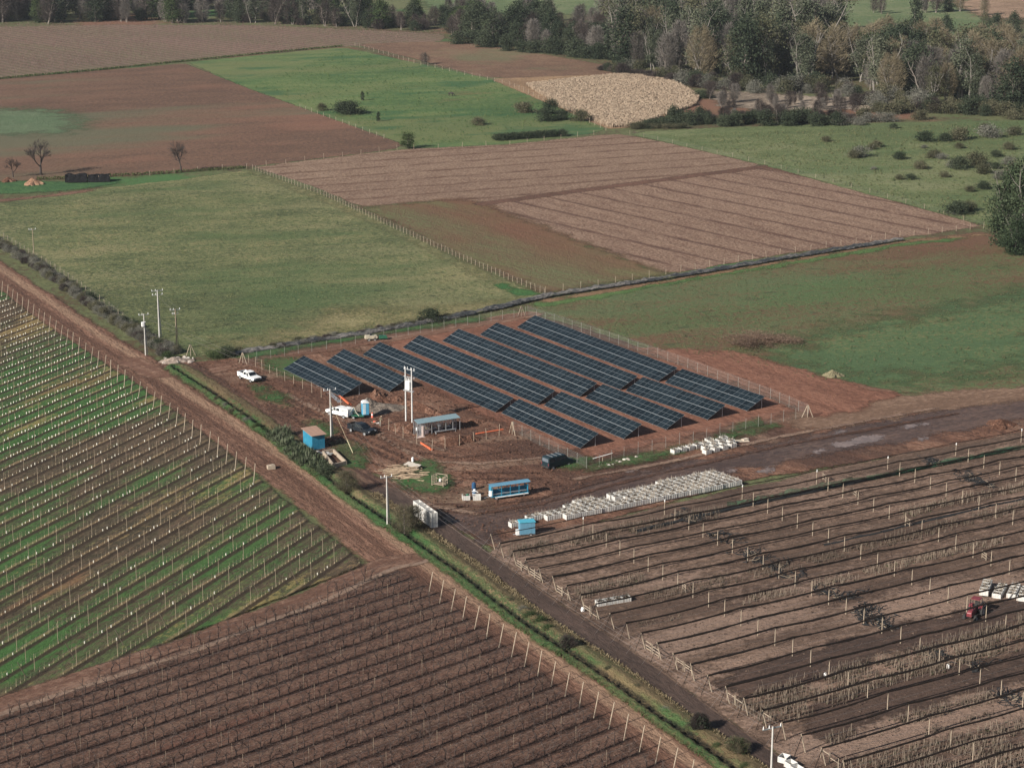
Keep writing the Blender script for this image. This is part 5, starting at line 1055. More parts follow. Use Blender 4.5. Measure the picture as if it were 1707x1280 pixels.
def gate(px, label, rz, h=1.5, w=1.5, rails=(.5, .85, 1.2), group='slatted gates at the nursery row ends'):
    t = thing('slatted_gate', label, 'gate', P(*px), rz, group)
    for x in (-w/2, w/2): mb = MB(); mb.tube((x, 0, -.1), (x, 0, h), .045, .04, 5); part('gate_post', mb, m_wood2, t)
    for z in rails: mb = MB(); mb.box((0, .05, z), (w+.1, .04, .085), 0); part('slat', mb, m_wood2, t)
GR = R(-61.5)
for q, r_ in (((864, 948), (.4, .75, 1.1)), ((874, 957), (.9, 1.2)), ((886, 962), (.4, .75, 1.1)), ((896, 969), (.4, .75, 1.1)), ((932, 992), (.4, .8, 1.15)), ((942, 999), (.9,)), ((978, 1024), (.7, 1.05)), ((990, 1032), (.6,)), ((1080, 1087), (.45, .8, 1.3)), ((1093, 1096), (.45, .8, 1.2)), ((1133, 1117), (1.0, 1.3)), ((1147, 1126), (.9, 1.2)), ((1218, 1174), (1.2,)), ((1232, 1183), (1.1,)), ((1278, 1208), (1.2,)), ((1375, 1270), (1.2,)), ((1390, 1280), (.9,))):
    gate(q, 'short slatted timber gate between leaning posts at a nursery row end', GR, rails=r_)
for q, lb in (((1374, 804), 'white slatted gate standing in the green netted row'), ((1424, 829), 'white slatted gate inside the upper nursery rows'), ((1513, 878), 'dark shadowed slatted gate beside the upper sapling row'), ((1640, 935), 'single braced gate above the tractor'), ((1140, 988), 'slim white gate at the start of a long sapling row')):
    gate(q, lb, R(-75), 1.4, 1.2, (.5, .9, 1.2), None)
for q, lb in (((1376, 1131), 'white sack standing at the top of the dense sapling block'), ((1580, 1117), 'crumpled white bag inside the dense sapling block'), ((971, 1022), 'small pale pot beside the nursery end post')):
    bm = bmesh.new(); bmesh.ops.create_icosphere(bm, subdivisions=2, radius=.24)
    for v in bm.verts: v.co *= random.uniform(.8, 1.15); v.co.z *= 1.5
    me = bpy.data.meshes.new('sack'); bm.to_mesh(me); bm.free(); me.materials.append(m_white); p = P(*q); solo('sack', me, lb, 'sack', (p.x, p.y, .5))

# ------------------------------------------------------------------ fences
mb = MB(); mb.tube((0, 0, -.1), (0, 0, 1.0), .05, .045, 5); fpost = {'wood': mb.mesh('post', [m_wood2])}
mb = MB(); mb.tube((0, 0, -.1), (0, 0, 1.0), .032, .03, 5); fpost['steel'] = mb.mesh('post', [mat('pale_steel_post', (.23, .225, .20), .7)])
mt = NT('chain_link'); s1 = mt.bsdf((.30, .32, .29), .6, .3); mx = mt.n('ShaderNodeMixShader'); mx.inputs[0].default_value = .07
mt.t.links.new(mt.n('ShaderNodeBsdfTransparent').outputs[0], mx.inputs[1]); mt.t.links.new(s1, mx.inputs[2]); m_mesh = mt.out(mx.outputs[0])
def fence(name, label, px, gap, h, kind='wood', mesh=False, wires=(.4, .8, 1.1), lean=.04, th=1.0):
    t = thing(name, label, 'fence', (0, 0, 0), 0)
    P_ = [at(*q) for q in px]; wm = MB(); pn = MB(); last = None
    for a, b in zip(P_, P_[1:]):
        L = float(np.hypot(*(b-a))); n = max(1, round(L/gap))
        for i in range(n+1):
            p = a+(b-a)*i/n; hh = h*random.uniform(.88, 1.1)
            if i < n or b is P_[-1]:
                o = link('post', fpost[kind], t); o.location = (p[0], p[1], 0); o.scale = (th, th, hh); o.rotation_euler = (random.gauss(0, lean), random.gauss(0, lean), 0)
            if i:
                for z in wires: wm.tube((last[0], last[1], z*h/1.2), (p[0], p[1], z*h/1.2), .008, n=3, cap=False)
                if mesh: pn.quad((last[0], last[1], .02), (p[0], p[1], .02), (p[0], p[1], h), (last[0], last[1], h))
            last = p
    part('wire', wm, m_wire, t)
    if mesh: part('wire_mesh', pn, m_mesh, t)
    return t
fence('post_fence', 'close-set wooden post fence between rough pasture and sprouting field', [(421, 283), (540, 327), (640, 374), (760, 429), (840, 464), (908, 491)], 2.1, 1.5)
fence('post_fence', 'sparse wooden fence between the ploughed field and the stubble field', [(250, 293), (330, 286), (411, 281), (540, 265), (662, 250), (690, 248)], 7, 1.5, th=1.2)
fence('post_fence', 'wooden fence between the fallow field and bright pasture', [(592, 77), (690, 106), (800, 131), (850, 143), (940, 184), (1010, 218)], 6, 1.6, th=1.4)
fence('post_fence', 'sparse fence along the lower edge of the bright pasture', [(690, 249), (850, 242), (990, 225)], 7, 1.5, th=1.2)
fence('post_fence', 'fence between the ploughed field and bright pasture', [(500, 180), (560, 202), (640, 232)], 6, 1.4, th=1.2)
fence('post_fence', 'wooden fence along the black lined ditch and stubble', [(909, 490), (1110, 458), (1300, 425), (1500, 395), (1640, 381)], 4.5, 1.5)
fence('post_fence', 'old fence in the brambles along the left dirt road', [(0, 394), (100, 455), (190, 520), (245, 562)], 3.5, 1.4)
fence('post_fence', 'wooden fence right of the stubble field', [(1050, 224), (1275, 275), (1450, 322), (1640, 378)], 8, 1.3, th=.9)
fence('wire_fence', 'wire mesh fence along the rear of the solar yard', [(405, 606), (520, 588), (640, 567), (760, 547), (876, 528)], 3.0, 2.1, 'steel', True, (.35, .7, 1.05, 1.2), .01)
fence('wire_fence', 'wire mesh fence along the right side of the solar yard', [(880, 527), (1000, 565), (1130, 610), (1284, 667), (1347, 694)], 3.0, 2.1, 'steel', True, (.35, .7, 1.05, 1.2), .01)
fence('wire_fence', 'wire mesh fence along the near side of the solar yard', [(1347, 695), (1200, 727), (1040, 764), (978, 783)], 3.0, 2.1, 'steel', True, (.35, .7, 1.05, 1.2), .01)
fence('wire_fence', 'short wire mesh fence beside the dark van', [(978, 783), (915, 751), (856, 721)], 2.9, 2.0, 'steel', True, (.35, .7, 1.05, 1.2), .01)
fence('wire_fence', 'row of bare fence posts left of the shortest solar table', [(415, 608), (437, 618), (475, 636), (520, 656), (568, 680)], 3.2, 2.0, 'wood', False, (), .02)
fence('wire_fence', 'wire fence around the trench beside the zinc shelter', [(648, 718), (672, 732), (695, 742), (720, 753), (742, 749), (790, 738), (832, 728)], 3.0, 2.0, 'wood', False, (.1, .6, 1.1), .03)
for q, rz in (((869, 529), R(30)), ((854, 725), R(-60)), ((405, 608), R(-30)), ((318, 594), R(30)), ((1346, 697), R(0))):
    t = thing('corner_brace', {869: 'pale A-shaped corner brace at the rear of the solar yard', 854: 'pale A-shaped corner brace left of the near solar table', 405: 'leaning corner brace posts near the white pickup', 318: 'leaning post beside the stone heap', 1346: 'corner brace at the right tip of the solar yard'}[q[0]], 'fence brace', P(*q), rz)
    for s in (-1, 1): mb = MB(); mb.tube((s*1.0, 0, 0), (s*.08, 0, 2.3), .07, n=5); part('brace_leg', mb, m_wood2, t)
    mb = MB(); mb.tube((0, 0, 0), (0, 0, 2.3), .06, n=5); part('post', mb, m_wood2, t)
for q, lb in (((1255, 0), ''),): pass
a, b = at(988, 771), at(1020, 765); t = thing('loose_rail', 'pale rail propped on the wire fence near the corner', 'rail', (0, 0, 0), 0); mb = MB(); mb.tube((a[0], a[1]-1, 1.0), (b[0], b[1]-1, 1.3), .07, n=5); part('bar', mb, m_white, t); mb = MB(); mb.tube(((a+b)[0]/2, (a+b)[1]/2-1, 0), ((a+b)[0]/2, (a+b)[1]/2-1, 1.15), .05, n=5); part('prop', mb, m_wood2, t)
# overhead lines
cw = MB()
def line(a, b, sag, off):
    a, b = Vector(a), Vector(b); d = (b-a).cross(Vector((0, 0, 1))).normalized()
    for o in off:
        pr = None
        for i in range(17):
            s = i/16; p = a.lerp(b, s)+d*o; p.z -= sag*4*s*(1-s)
            if pr is not None: cw.tube(pr, p, .009, n=3, cap=False)
            pr = p
top = lambda q, h: P(*q)+Vector((0, 0, h))
line(top((646, 881), 8.0), top((1284, 1330), 8.2), 1.0, (-.8, 0, .8)); line(top((552, 730), 8.4), top((646, 881), 8.0), .6, (-.9, 0, .9)); line(top((243, 594), 8.3), top((552, 730), 8.4), 1.0, (-.8, .8)); line(top((266, 563), 9.6), top((57, 431), 7.0), 1.2, (-.9, .9)); line(top((266, 563), 9.6), top((295, 584), 8.2), .3, (-.6, .6))
tag(link('overhead_wires', cw.mesh('overhead_wires', [m_wire])), kind='stuff')
# guy wire of the pole by the blue shed
mb = MB(); mb.tube(top((552, 730), 6.2), P(590, 759), .02, n=4); mb.tube(P(590, 759)+Vector((0, 0, 0)), P(590, 759)+(top((552, 730), 6.2)-P(590, 759))*.28, .05, n=5); solo('guy_wire', mb.mesh('guy_wire', [mat('yellow_sleeve', (.52, .46, .30), .7)]), 'pale guy wire anchored in the grass beside the blue shed', 'wire')

# ------------------------------------------------------------------ vegetation
def quads(C, size, r, flat=0.0):
    n = len(C); u = r.normal(0, 1, (n, 3)); u[:, 2] *= 1-flat; u /= np.linalg.norm(u, axis=1)[:, None]+1e-9; w = np.cross(u, r.normal(0, 1, (n, 3))); w /= np.linalg.norm(w, axis=1)[:, None]+1e-9
    s = (size*r.uniform(.55, 1.3, n))[:, None]; return np.stack([C-u*s-w*s*.6, C+u*s-w*s*.4, C+u*s*.8+w*s*.6, C-u*s*.7+w*s*.5], 1).reshape(-1, 3)
def crown_mesh(name, seed, m, nclump, per, shape, leaf, cl=.16, droop=0.0):
    """unit tree: height 1; leaf clumps scattered through the crown's volume"""
    r = np.random.default_rng(seed); C = []
    z0, z1, wmax = shape
    while len(C) < nclump:
        z = r.uniform(z0, z1); t = (z-z0)/(z1-z0); prof = wmax*(math.sin(math.pi*min(1, .12+t*.86))**.6); a = r.uniform(0, 6.28); q = math.sqrt(r.uniform(.05, 1)); C.append((math.cos(a)*q*prof*r.uniform(.55, 1.4), math.sin(a)*q*prof*r.uniform(.55, 1.4), z*r.uniform(.9, 1.06)))
    pts = np.concatenate([np.array(c)+r.normal(0, 1, (per, 3))*np.array([cl, cl, cl*.75])*r.uniform(.35, .75) for c in C]); pts[:, 2] -= droop*np.abs(r.normal(0, 1, len(pts)))
    pts[:, 2] = np.clip(pts[:, 2], .01, None)
    V = quads(pts, leaf, r); return np_mesh(name, V, np.arange(len(V)).reshape(-1, 4), m)
def limb_mesh(name, seed, m, h=.75, n=7, spread_=.25, rad=.022, multi=1):
    r = random.Random(seed); mb = MB()
    for q in range(multi):
        x, y = (r.gauss(0, .03), r.gauss(0, .03)) if multi > 1 else (0, 0); tx, ty = r.gauss(0, .05+.08*(multi > 1)), r.gauss(0, .05+.08*(multi > 1)); pr = Vector((x, y, -.02)); prr = rad
        for i in range(1, 6):
            p = Vector((x+tx*i/5+r.gauss(0, .008), y+ty*i/5+r.gauss(0, .008), h*i/5)); rr = rad*(1-.16*i); mb.tube(pr, p, prr, rr, 6, cap=False)
            if i >= 2:
                for _ in range(n//3):
                    a = r.uniform(0, 6.28); L = r.uniform(.5, 1)*spread_; e = p+Vector((math.cos(a)*L, math.sin(a)*L, r.uniform(.05, .25))); k = p.lerp(e, .5)+Vector((0, 0, -.02)); mb.tube(p, k, rr*.55, rr*.4, 4, cap=False); mb.tube(k, e, rr*.4, rr*.12, 4, cap=False)
            pr, prr = p, rr
    return mb.mesh(name, [m])
def twig_crown(name, seed, m, n, shape, wd, ln):
    """a bare crown: many thin twigs fanning up and out of the limbs"""
    r = np.random.default_rng(seed); z0, z1, wmax = shape; z = r.uniform(z0, z1, n); t = (z-z0)/(z1-z0); prof = wmax*np.sin(np.pi*np.clip(.15+t*.8, 0, 1))**.6; a = r.uniform(0, 6.28, n); q = np.sqrt(r.uniform(.02, 1, n))
    cl = r.integers(0, 15, n); ca, cz, cq = r.uniform(0, 6.28, 15), r.uniform(-.10, .12, 15), r.uniform(.55, 1.35, 15); a = np.where(r.random(n) < .85, ca[cl]+r.normal(0, .2, n), a); q = q*cq[cl]
    C = np.stack([np.cos(a)*q*prof, np.sin(a)*q*prof, z+cz[cl]], 1); d = np.stack([np.cos(a)*.7, np.sin(a)*.7, np.full(n, .75)], 1)+r.normal(0, .45, (n, 3)); d /= np.linalg.norm(d, axis=1)[:, None]
    w = np.cross(d, r.normal(0, 1, (n, 3))); w /= np.linalg.norm(w, axis=1)[:, None]; L = (ln*r.uniform(.5, 1.4, n))[:, None]
    V = np.stack([C-w*wd, C+w*wd, C+d*L], 1).reshape(-1, 3); return np_mesh(name, V, np.arange(len(V)).reshape(-1, 3), m)
lf_euc = leaf_mat('eucalyptus_leaves', [(.1, (.045, .056, .036)), (.5, (.088, .100, .066)), (.9, (.15, .155, .105))])
lf_clump = leaf_mat('clump_leaves', [(.1, (.024, .040, .022)), (.5, (.045, .064, .034)), (.9, (.078, .098, .055))])
lf_dark = leaf_mat('dark_leaves', [(.1, (.022, .032, .020)), (.5, (.045, .058, .036)), (.9, (.078, .090, .055))])
lf_mid = leaf_mat('mid_leaves', [(.1, (.030, .048, .022)), (.5, (.052, .075, .032)), (.9, (.085, .105, .048))])
lf_olive = leaf_mat('olive_leaves', [(.1, (.055, .058, .032)), (.5, (.095, .095, .055)), (.9, (.14, .135, .085))])
tw_grey = leaf_mat('grey_twigs', [(.1, (.085, .076, .068)), (.5, (.145, .130, .115)), (.9, (.24, .215, .19))])
tw_tan = leaf_mat('tan_twigs', [(.1, (.12, .098, .062)), (.5, (.19, .155, .10)), (.9, (.28, .235, .155))])
tw_dark = leaf_mat('dark_twigs', [(.1, (.040, .032, .030)), (.5, (.070, .056, .050)), (.9, (.11, .09, .08))])
lf_flax = leaf_mat('flax_leaves', [(.1, (.050, .066, .038)), (.5, (.095, .115, .068)), (.9, (.19, .20, .135))])
lf_bram = leaf_mat('bramble_leaves', [(.1, (.042, .048, .028)), (.5, (.088, .086, .052)), (.9, (.16, .145, .092))])
lf_grey = leaf_mat('grey_brush_leaves', [(.1, (.075, .076, .060)), (.5, (.135, .132, .108)), (.9, (.22, .21, .175))])
KIND = {}
def kind(k, crowns, trunks): KIND[k] = (crowns, trunks)
kind('euc', [crown_mesh('crown', s, [lf_euc], 50, 74, (.26, 1.0, .16), .0115, .07, .05) for s in (1, 2, 3)], [limb_mesh('trunk', s, [m_bark2], .92, 9, .16, .017, 2) for s in (1, 2, 3)])
kind('ever', [crown_mesh('crown', s, [lf_dark], 74, 60, (.06, 1.0, .30), .0175, .13) for s in (11, 12, 13)], [limb_mesh('trunk', s, [m_bark], .7, 6, .2, .024) for s in (11, 12, 13)])
kind('mid', [crown_mesh('crown', s, [lf_mid], 60, 56, (.10, 1.0, .28), .0185, .13) for s in (21, 22)], [limb_mesh('trunk', s, [m_bark], .7, 6, .2, .024) for s in (21, 22)])
kind('olive', [crown_mesh('crown', s, [lf_olive], 52, 44, (.22, 1.0, .26), .0155, .11) for s in (26, 27)], [limb_mesh('trunk', s, [m_bark2], .8, 9, .22, .02, 3) for s in (26, 27)])
kind('grey', [twig_crown('crown', s, [tw_grey], 3600, (.16, 1.0, .22), .0034, .10) for s in (31, 32, 33)], [limb_mesh('trunk', s, [m_bark], .85, 12, .22, .018, 2) for s in (31, 32, 33)])
kind('tan', [twig_crown('crown', s, [tw_tan], 3900, (.16, .98, .27), .0034, .095) for s in (36, 37, 38)], [limb_mesh('trunk', s, [m_bark2], .85, 12, .26, .018, 3) for s in (36, 37, 38)])
kind('dtwig', [twig_crown('crown', s, [tw_dark], 2900, (.14, .96, .27), .0036, .11) for s in (41, 42, 43)], [limb_mesh('trunk', s, [m_bark], .8, 12, .26, .022, 2) for s in (41, 42, 43)])
kind('clump', [crown_mesh('crown', s, [lf_clump], 120, 60, (.02, 1.0, .24), .012, .075, .01) for s in (6, 7, 8)], [limb_mesh('trunk', s, [m_bark2], .92, 9, .14, .013, 2) for s in (6, 7, 8)])
def branch_tree(seed):
    r = random.Random(seed); mb = MB()
    def br(p, d, L, rad, dep):
        e = p+d*L; mb.tube(p, e, max(rad, .0028), max(rad*.7, .0022), 5 if dep < 2 else 3, cap=False)
        if dep >= 6: return
        for q in range(3 if dep < 5 else 2):
            nd = (d+Vector((r.gauss(.06, .5), r.gauss(0, .5), r.gauss(.1, .28)))).normalized(); br(p+d*L*r.uniform(.6, 1), nd, L*r.uniform(.66, .92), rad*.62, dep+1)
    br(Vector((0, 0, -.02)), Vector((.05, 0, 1)).normalized(), .26, .026, 0)
    return mb.mesh('crown', [m_lone])
m_lone = mat('lone_bark', (.055, .043, .038), .95)
def stump(): mb = MB(); mb.tube((0, 0, -.03), (.008, 0, .2), .032, .027, 7); return mb.mesh('trunk', [m_lone])
kind('lone', [branch_tree(s) for s in (91, 95)], [stump()])
kind('cyp', [crown_mesh('crown', s, [lf_dark], 46, 30, (.02, 1.0, .15), .022, .09) for s in (45,)], [limb_mesh('trunk', 45, [m_bark], .6, 3, .08, .03)])
SHR = {'bram': [crown_mesh('bush', s, [lf_bram], 46, 60, (.05, .95, .55), .036, .30) for s in (51, 52, 53)], 'dark': [crown_mesh('bush', s, [lf_dark], 46, 60, (.05, .95, .55), .036, .30) for s in (54, 55)], 'grey': [crown_mesh('bush', s, [lf_grey], 46, 52, (.05, .95, .55), .03, .30) for s in (56, 57)], 'mid': [crown_mesh('bush', s, [lf_mid], 46, 60, (.05, .95, .55), .034, .30) for s in (58, 59)],
       'twig': [twig_crown('bush', s, [tw_dark], 2600, (.02, .75, .55), .008, .28) for s in (61, 62)]}
NAME = {'lone': 'bare_tree', 'clump': 'eucalyptus_tree', 'euc': 'eucalyptus_tree', 'ever': 'evergreen_tree', 'mid': 'leafy_tree', 'olive': 'thinning_tree', 'grey': 'bare_tree', 'tan': 'bare_tree', 'dtwig': 'bare_tree', 'cyp': 'conifer'}
LOOK = {'euc': 'tall grey-green eucalyptus with pale trunk', 'ever': 'dense dark evergreen tree', 'mid': 'mid green leafy tree', 'olive': 'olive brown thinning tree with pale stems', 'grey': 'bare grey twiggy tree', 'tan': 'bare tan-twigged tree with pale forks', 'dtwig': 'dark bare twiggy tree', 'cyp': 'narrow dark conifer'}
def tree(k, x, y, h, label, group=None, wide=1.0, rz=None):
    cs, ts = KIND[k]; t = thing(NAME[k], label, 'tree', (x, y, 0), random.uniform(0, 6.28) if rz is None else rz, group)
    t.scale = (h*wide, h*wide, h); i = random.randrange(len(cs)); link('trunk', ts[i % len(ts)], t); link('crown', cs[i], t); return t
def bush(k, px, w, h, label, group=None, ly=1.0, rz=None, z=0.0):
    p = at(*px); return solo('bush', random.choice(SHR[k]), label, 'bush', (p[0], p[1], z), random.uniform(0, 6.28) if rz is None else rz, group, (w, w*ly, h))
def wood(poly, n, mix, h0, h1, where, gap=3.0, wide=1.0):
    pts = [at(*q) for q in poly]; lo, hi = np.min(pts, 0), np.max(pts, 0); got = []
    ks = [k for k, w in mix for _ in range(w)]; tries = 0
    while len(got) < n and tries < n*60:
        tries += 1; p = np.array([random.uniform(lo[0], hi[0]), random.uniform(lo[1], hi[1])])
        if not inp(*p, pts) or any((p-q)@(p-q) < gap*gap for q in got): continue
        got.append(p); k = random.choice(ks); tree(k, p[0], p[1], random.uniform(h0, h1)*(.8 if k in ('grey', 'dtwig') else 1), f'{LOOK[k]} {where}', f'{k} trees {where}', wide*random.uniform(.85, 1.2))
wood([(-80, 26), (200, 24), (430, 27), (560, 34), (640, 36), (640, 48), (430, 40), (200, 39), (-80, 42)], 74, (('ever', 4), ('dtwig', 5), ('grey', 6), ('euc', 2), ('mid', 1)), 11, 18, 'behind the young orchard at left', 4.5, 1.15)
wood([(-80, 10), (300, 10), (560, 14), (560, 25), (300, 20), (-80, 20)], 46, (('ever', 4), ('grey', 4), ('dtwig', 4)), 13, 19, 'in the second rank behind the young orchard', 6, 1.2)
wood([(560, 32), (740, 40), (760, 62), (700, 54), (560, 46)], 18, (('ever', 3), ('mid', 3), ('dtwig', 4)), 8, 13, 'at the right end of the young orchard', 5, 1.2)
wood([(740, 48), (880, 56), (1010, 78), (1040, 104), (960, 92), (860, 78), (760, 66)], 50, (('ever', 5), ('dtwig', 5), ('grey', 4), ('mid', 1)), 9, 16, 'behind the fallow field', 5, 1.2)
wood([(740, 26), (900, 30), (1010, 44), (1010, 62), (880, 48), (740, 40)], 24, (('grey', 5), ('ever', 2), ('dtwig', 3)), 9, 14, 'in the second rank behind the fallow field', 6, 1.2)
wood([(1010, 80), (1160, 90), (1300, 100), (1400, 110), (1390, 146), (1270, 146), (1120, 128), (1030, 112)], 84, (('grey', 9), ('euc', 5), ('ever', 1), ('olive', 5), ('tan', 2)), 15, 25, 'in the wood behind the dry maize', 3.4)
wood([(1000, 40), (1200, 48), (1390, 64), (1390, 92), (1200, 74), (1010, 66)], 52, (('grey', 6), ('euc', 4), ('olive', 3)), 20, 28, 'deep in the wood behind the dry maize', 6)
for (x, y, h) in ((1268, 112, 28), (1300, 118, 29), (1345, 122, 30), (1240, 104, 27), (1375, 118, 26), (1030, 98, 24), (1046, 108, 23)):
    p = at(x, y); tree('euc', p[0], p[1], h, 'towering grey-green eucalyptus rising above the wood', 'towering eucalyptus trees above the wood', 1.15)
wood([(1400, 118), (1560, 132), (1707, 150), (1780, 160), (1780, 186), (1640, 184), (1500, 168), (1410, 150)], 62, (('tan', 4), ('grey', 5), ('ever', 3), ('olive', 3), ('euc', 3)), 12, 21, 'in the mixed wood at right', 4.5, 1.15)
wood([(1400, 92), (1560, 98), (1780, 112), (1780, 150), (1560, 130), (1400, 116)], 34, (('tan', 4), ('ever', 4), ('olive', 2), ('mid', 2)), 12, 17, 'further back in the mixed wood at right', 6, 1.2)
wood([(1180, 160), (1400, 170), (1440, 196), (1300, 206), (1190, 204)], 30, (('dtwig', 6), ('grey', 3)), 4.5, 8, 'in the thicket before the wood', 4, 1.2)
for (x, y, k, h) in ((1525, 58, 'cyp', 17), (1395, 50, 'ever', 13), (1455, 22, 'dtwig', 8), (1470, 24, 'dtwig', 8), (1540, 22, 'grey', 11), (1560, 22, 'dtwig', 11), (1580, 20, 'ever', 9), (1600, 20, 'tan', 9), (1640, 26, 'tan', 9), (1560, 66, 'ever', 9), (1575, 70, 'ever', 11), (1640, 60, 'olive', 10), (1660, 62, 'ever', 10), (1690, 64, 'ever', 11), (1680, 96, 'olive', 11), (1620, 82, 'mid', 9)):
    p = at(x, y); tree(k, p[0], p[1], h, f'{LOOK[k]} standing in the far fields at upper right', f'{LOOK[k]}s in the far fields', 1.1)
for (x, y, h, w) in ((1678, 408, 19, 1.0), (1694, 412, 21, 1.1), (1712, 418, 21, 1.2), (1735, 412, 19, 1.2), (1694, 424, 9, 1.5)):
    p = at(x, y); tree('clump', p[0], p[1], h, f'{"low bushy" if h < 10 else "leftmost" if x < 1680 else "tall"} eucalyptus in the near clump at the right picture edge', 'eucalyptus clump at the right picture edge', w)
# thickets, hedges and single bushes
def brush(name, poly, n, kinds, s0, s1, z=0.0):
    pts = [at(*q) for q in poly]; lo, hi = np.min(pts, 0), np.max(pts, 0); X, Y = rng.uniform(lo[0], hi[0], n*40), rng.uniform(lo[1], hi[1], n*40); k = inside(X, Y, pts); X, Y = X[k][:n], Y[k][:n]
    for i, kk in enumerate(kinds):
        xf = [(x, y, z, rng.random()*6.28, rng.uniform(s0, s1)) for x, y in zip(X[i::len(kinds)], Y[i::len(kinds)])]
        if xf: tag(link(name, merge(name, SHR[kk][i % len(SHR[kk])], xf)), kind='stuff')
brush('wood_undergrowth', [(1010, 118), (1120, 128), (1270, 146), (1400, 150), (1410, 160), (1270, 158), (1120, 142), (1020, 124)], 46, ('grey', 'bram', 'twig', 'dark'), 3, 6)
brush('wood_undergrowth', [(1400, 150), (1500, 168), (1640, 184), (1780, 188), (1780, 198), (1500, 190), (1400, 176)], 44, ('grey', 'bram', 'twig', 'dark'), 3, 6)
brush('wood_undergrowth', [(-60, 38), (430, 38), (740, 58), (740, 50), (430, 32), (-60, 32)], 40, ('twig', 'dark', 'bram'), 3.5, 6)
def bushes(k, pts, w0, w1, h0, h1, label, group=None, z=0.0):
    for q in pts: bush(k, q, random.uniform(w0, w1), random.uniform(h0, h1), label, group, random.uniform(.7, 1.1), z=z)
bushes('dark', [(1120+i*16+random.uniform(-6, 6), 207+random.uniform(-5, 5)) for i in range(18)], 3.4, 5.5, 3, 5, 'dark leafy bush in the thicket before the wood', 'dark bushes in the thicket')
bushes('twig', [(1160+i*17+random.uniform(-6, 6), 198+random.uniform(-6, 8)) for i in range(16)], 3, 5, 2.5, 4.5, 'dead grey brown bush in the thicket before the wood', 'dead bushes in the thicket')
bushes('bram', [(1440+i*18+random.uniform(-6, 6), 192+random.uniform(-6, 10)) for i in range(17)], 4, 6, 3, 4.5, 'brambly bush along the foot of the mixed wood', 'brambly bushes below the mixed wood')
bushes('grey', [(1400+i*12+random.uniform(-4, 4), 206+random.uniform(-4, 4)) for i in range(8)], 3, 5, 2, 3, 'pale twiggy bush at the pasture edge', 'pale bushes at the pasture edge')
bushes('dark', [(760+i*22+random.uniform(-8, 8), 72+i*2.6+random.uniform(-3, 3)) for i in range(13)], 5, 8, 4, 7, 'dark shrub at the foot of the trees behind the fallow field', 'dark shrubs behind the fallow field')
bushes('twig', [(1000+i*14+random.uniform(-5, 5), 118+i*2.2+random.uniform(-4, 4)) for i in range(14)], 4, 6, 2, 4, 'brown brush pile between the fallow field and the wood', 'brown brush by the wood')
for x, y, w, h, k, lb in ((585, 190, 7, 4, 'dark', 'broad dark bush at the left edge of the bright pasture'), (570, 188, 5, 3.5, 'dark', 'smaller dark bush left of the broad one'), (536, 185, 3, 2.4, 'bram', 'small bush on the field corner'), (875, 188, 6, 3.5, 'bram', 'rounded brown-green bush in the bright pasture'), (918, 190, 5, 4.5, 'dark', 'tall dark bush beside the maize'), (912, 202, 5.5, 4, 'dark', 'dark bush in front of the tall one'), (935, 200, 4, 3.5, 'dark', 'dark bush right of the pasture cluster'), (966, 202, 5, 3.5, 'bram', 'bush on the maize corner'), (797, 209, 4.0, 2.4, 'bram', 'low rounded bush alone in the pasture'),
                          (1170, 164, 6, 2.6, 'dark', 'dark bush at the right tip of the maize'), (1085, 213, 6, 2.5, 'dark', 'long dark bush below the maize'), (1062, 214, 5, 2.0, 'bram', 'low bramble left of the long dark bush'), (1110, 210, 6, 2.5, 'dark', 'dark bush right of the long one'), (720, 535, 4.2, 2.3, 'dark', 'dark round bush by the rear wire fence'), (378, 594, 3.0, 1.8, 'dark', 'dark bush left of the rear fence end'), (360, 596, 2.8, 1.4, 'mid', 'green bush beside the dark one at the rear fence'), (280, 598, 2.0, 1.4, 'mid', 'green bush beside the stone heap'),
                          (645, 1.0, 1, 1, 'dark', '')):
    if lb: bush(k, (x, y), w, h, lb)
for i in range(9): bush('dark', (832+i*13, 234-i*.9), 3.6, 2.0, 'dark clipped hedge bush at the lower edge of the bright pasture', 'hedge below the bright pasture')
for i in range(44): bush('bram', (1060+i*2+random.uniform(-2, 2), 214+random.uniform(-2, 2)), 2.5, 1.5, 'bramble tuft below the maize', 'bramble tufts below the maize') if i % 4 == 0 else None
SP = [(1378, 237, 3.2), (1432, 262, 6), (1422, 264, 4), (1461, 246, 3.6), (1452, 250, 3), (1500, 266, 4), (1542, 236, 5.5), (1574, 236, 4.5), (1600, 234, 7), (1650, 230, 7.5), (1640, 222, 5), (1550, 264, 3), (1535, 282, 4), (1558, 262, 4), (1570, 266, 3.4), (1600, 282, 6), (1625, 276, 6.5), (1640, 290, 5), (1590, 280, 4), (1660, 262, 3.5), (1680, 250, 4), (1500, 300, 2.4), (1518, 300, 3), (1616, 320, 3), (1640, 316, 4), (1596, 358, 6), (1612, 352, 4.5), (1668, 300, 5), (1690, 290, 5), (1540, 248, 2.2), (1598, 248, 3), (1660, 282, 3.2), (1456, 284, 2), (1490, 215, 3), (1690, 226, 5), (1680, 275, 4.5), (1575, 296, 2.8)]
for x, y, w in SP:
    kk = random.choice(('bram', 'bram', 'dark', 'grey')); nm = {'bram': 'brown-green bramble', 'dark': 'dark leafy', 'grey': 'pale grey twiggy'}[kk]
    bush(kk, (x, y), w*.85, w*.55, f'{"broad" if w > 5 else "middling" if w > 3.4 else "small"} {nm} bush in the {"upper" if y < 248 else "middle" if y < 285 else "lower"} {"left" if x < 1530 else "right"} part of the scrub pasture', 'bushes over the scrub pasture')
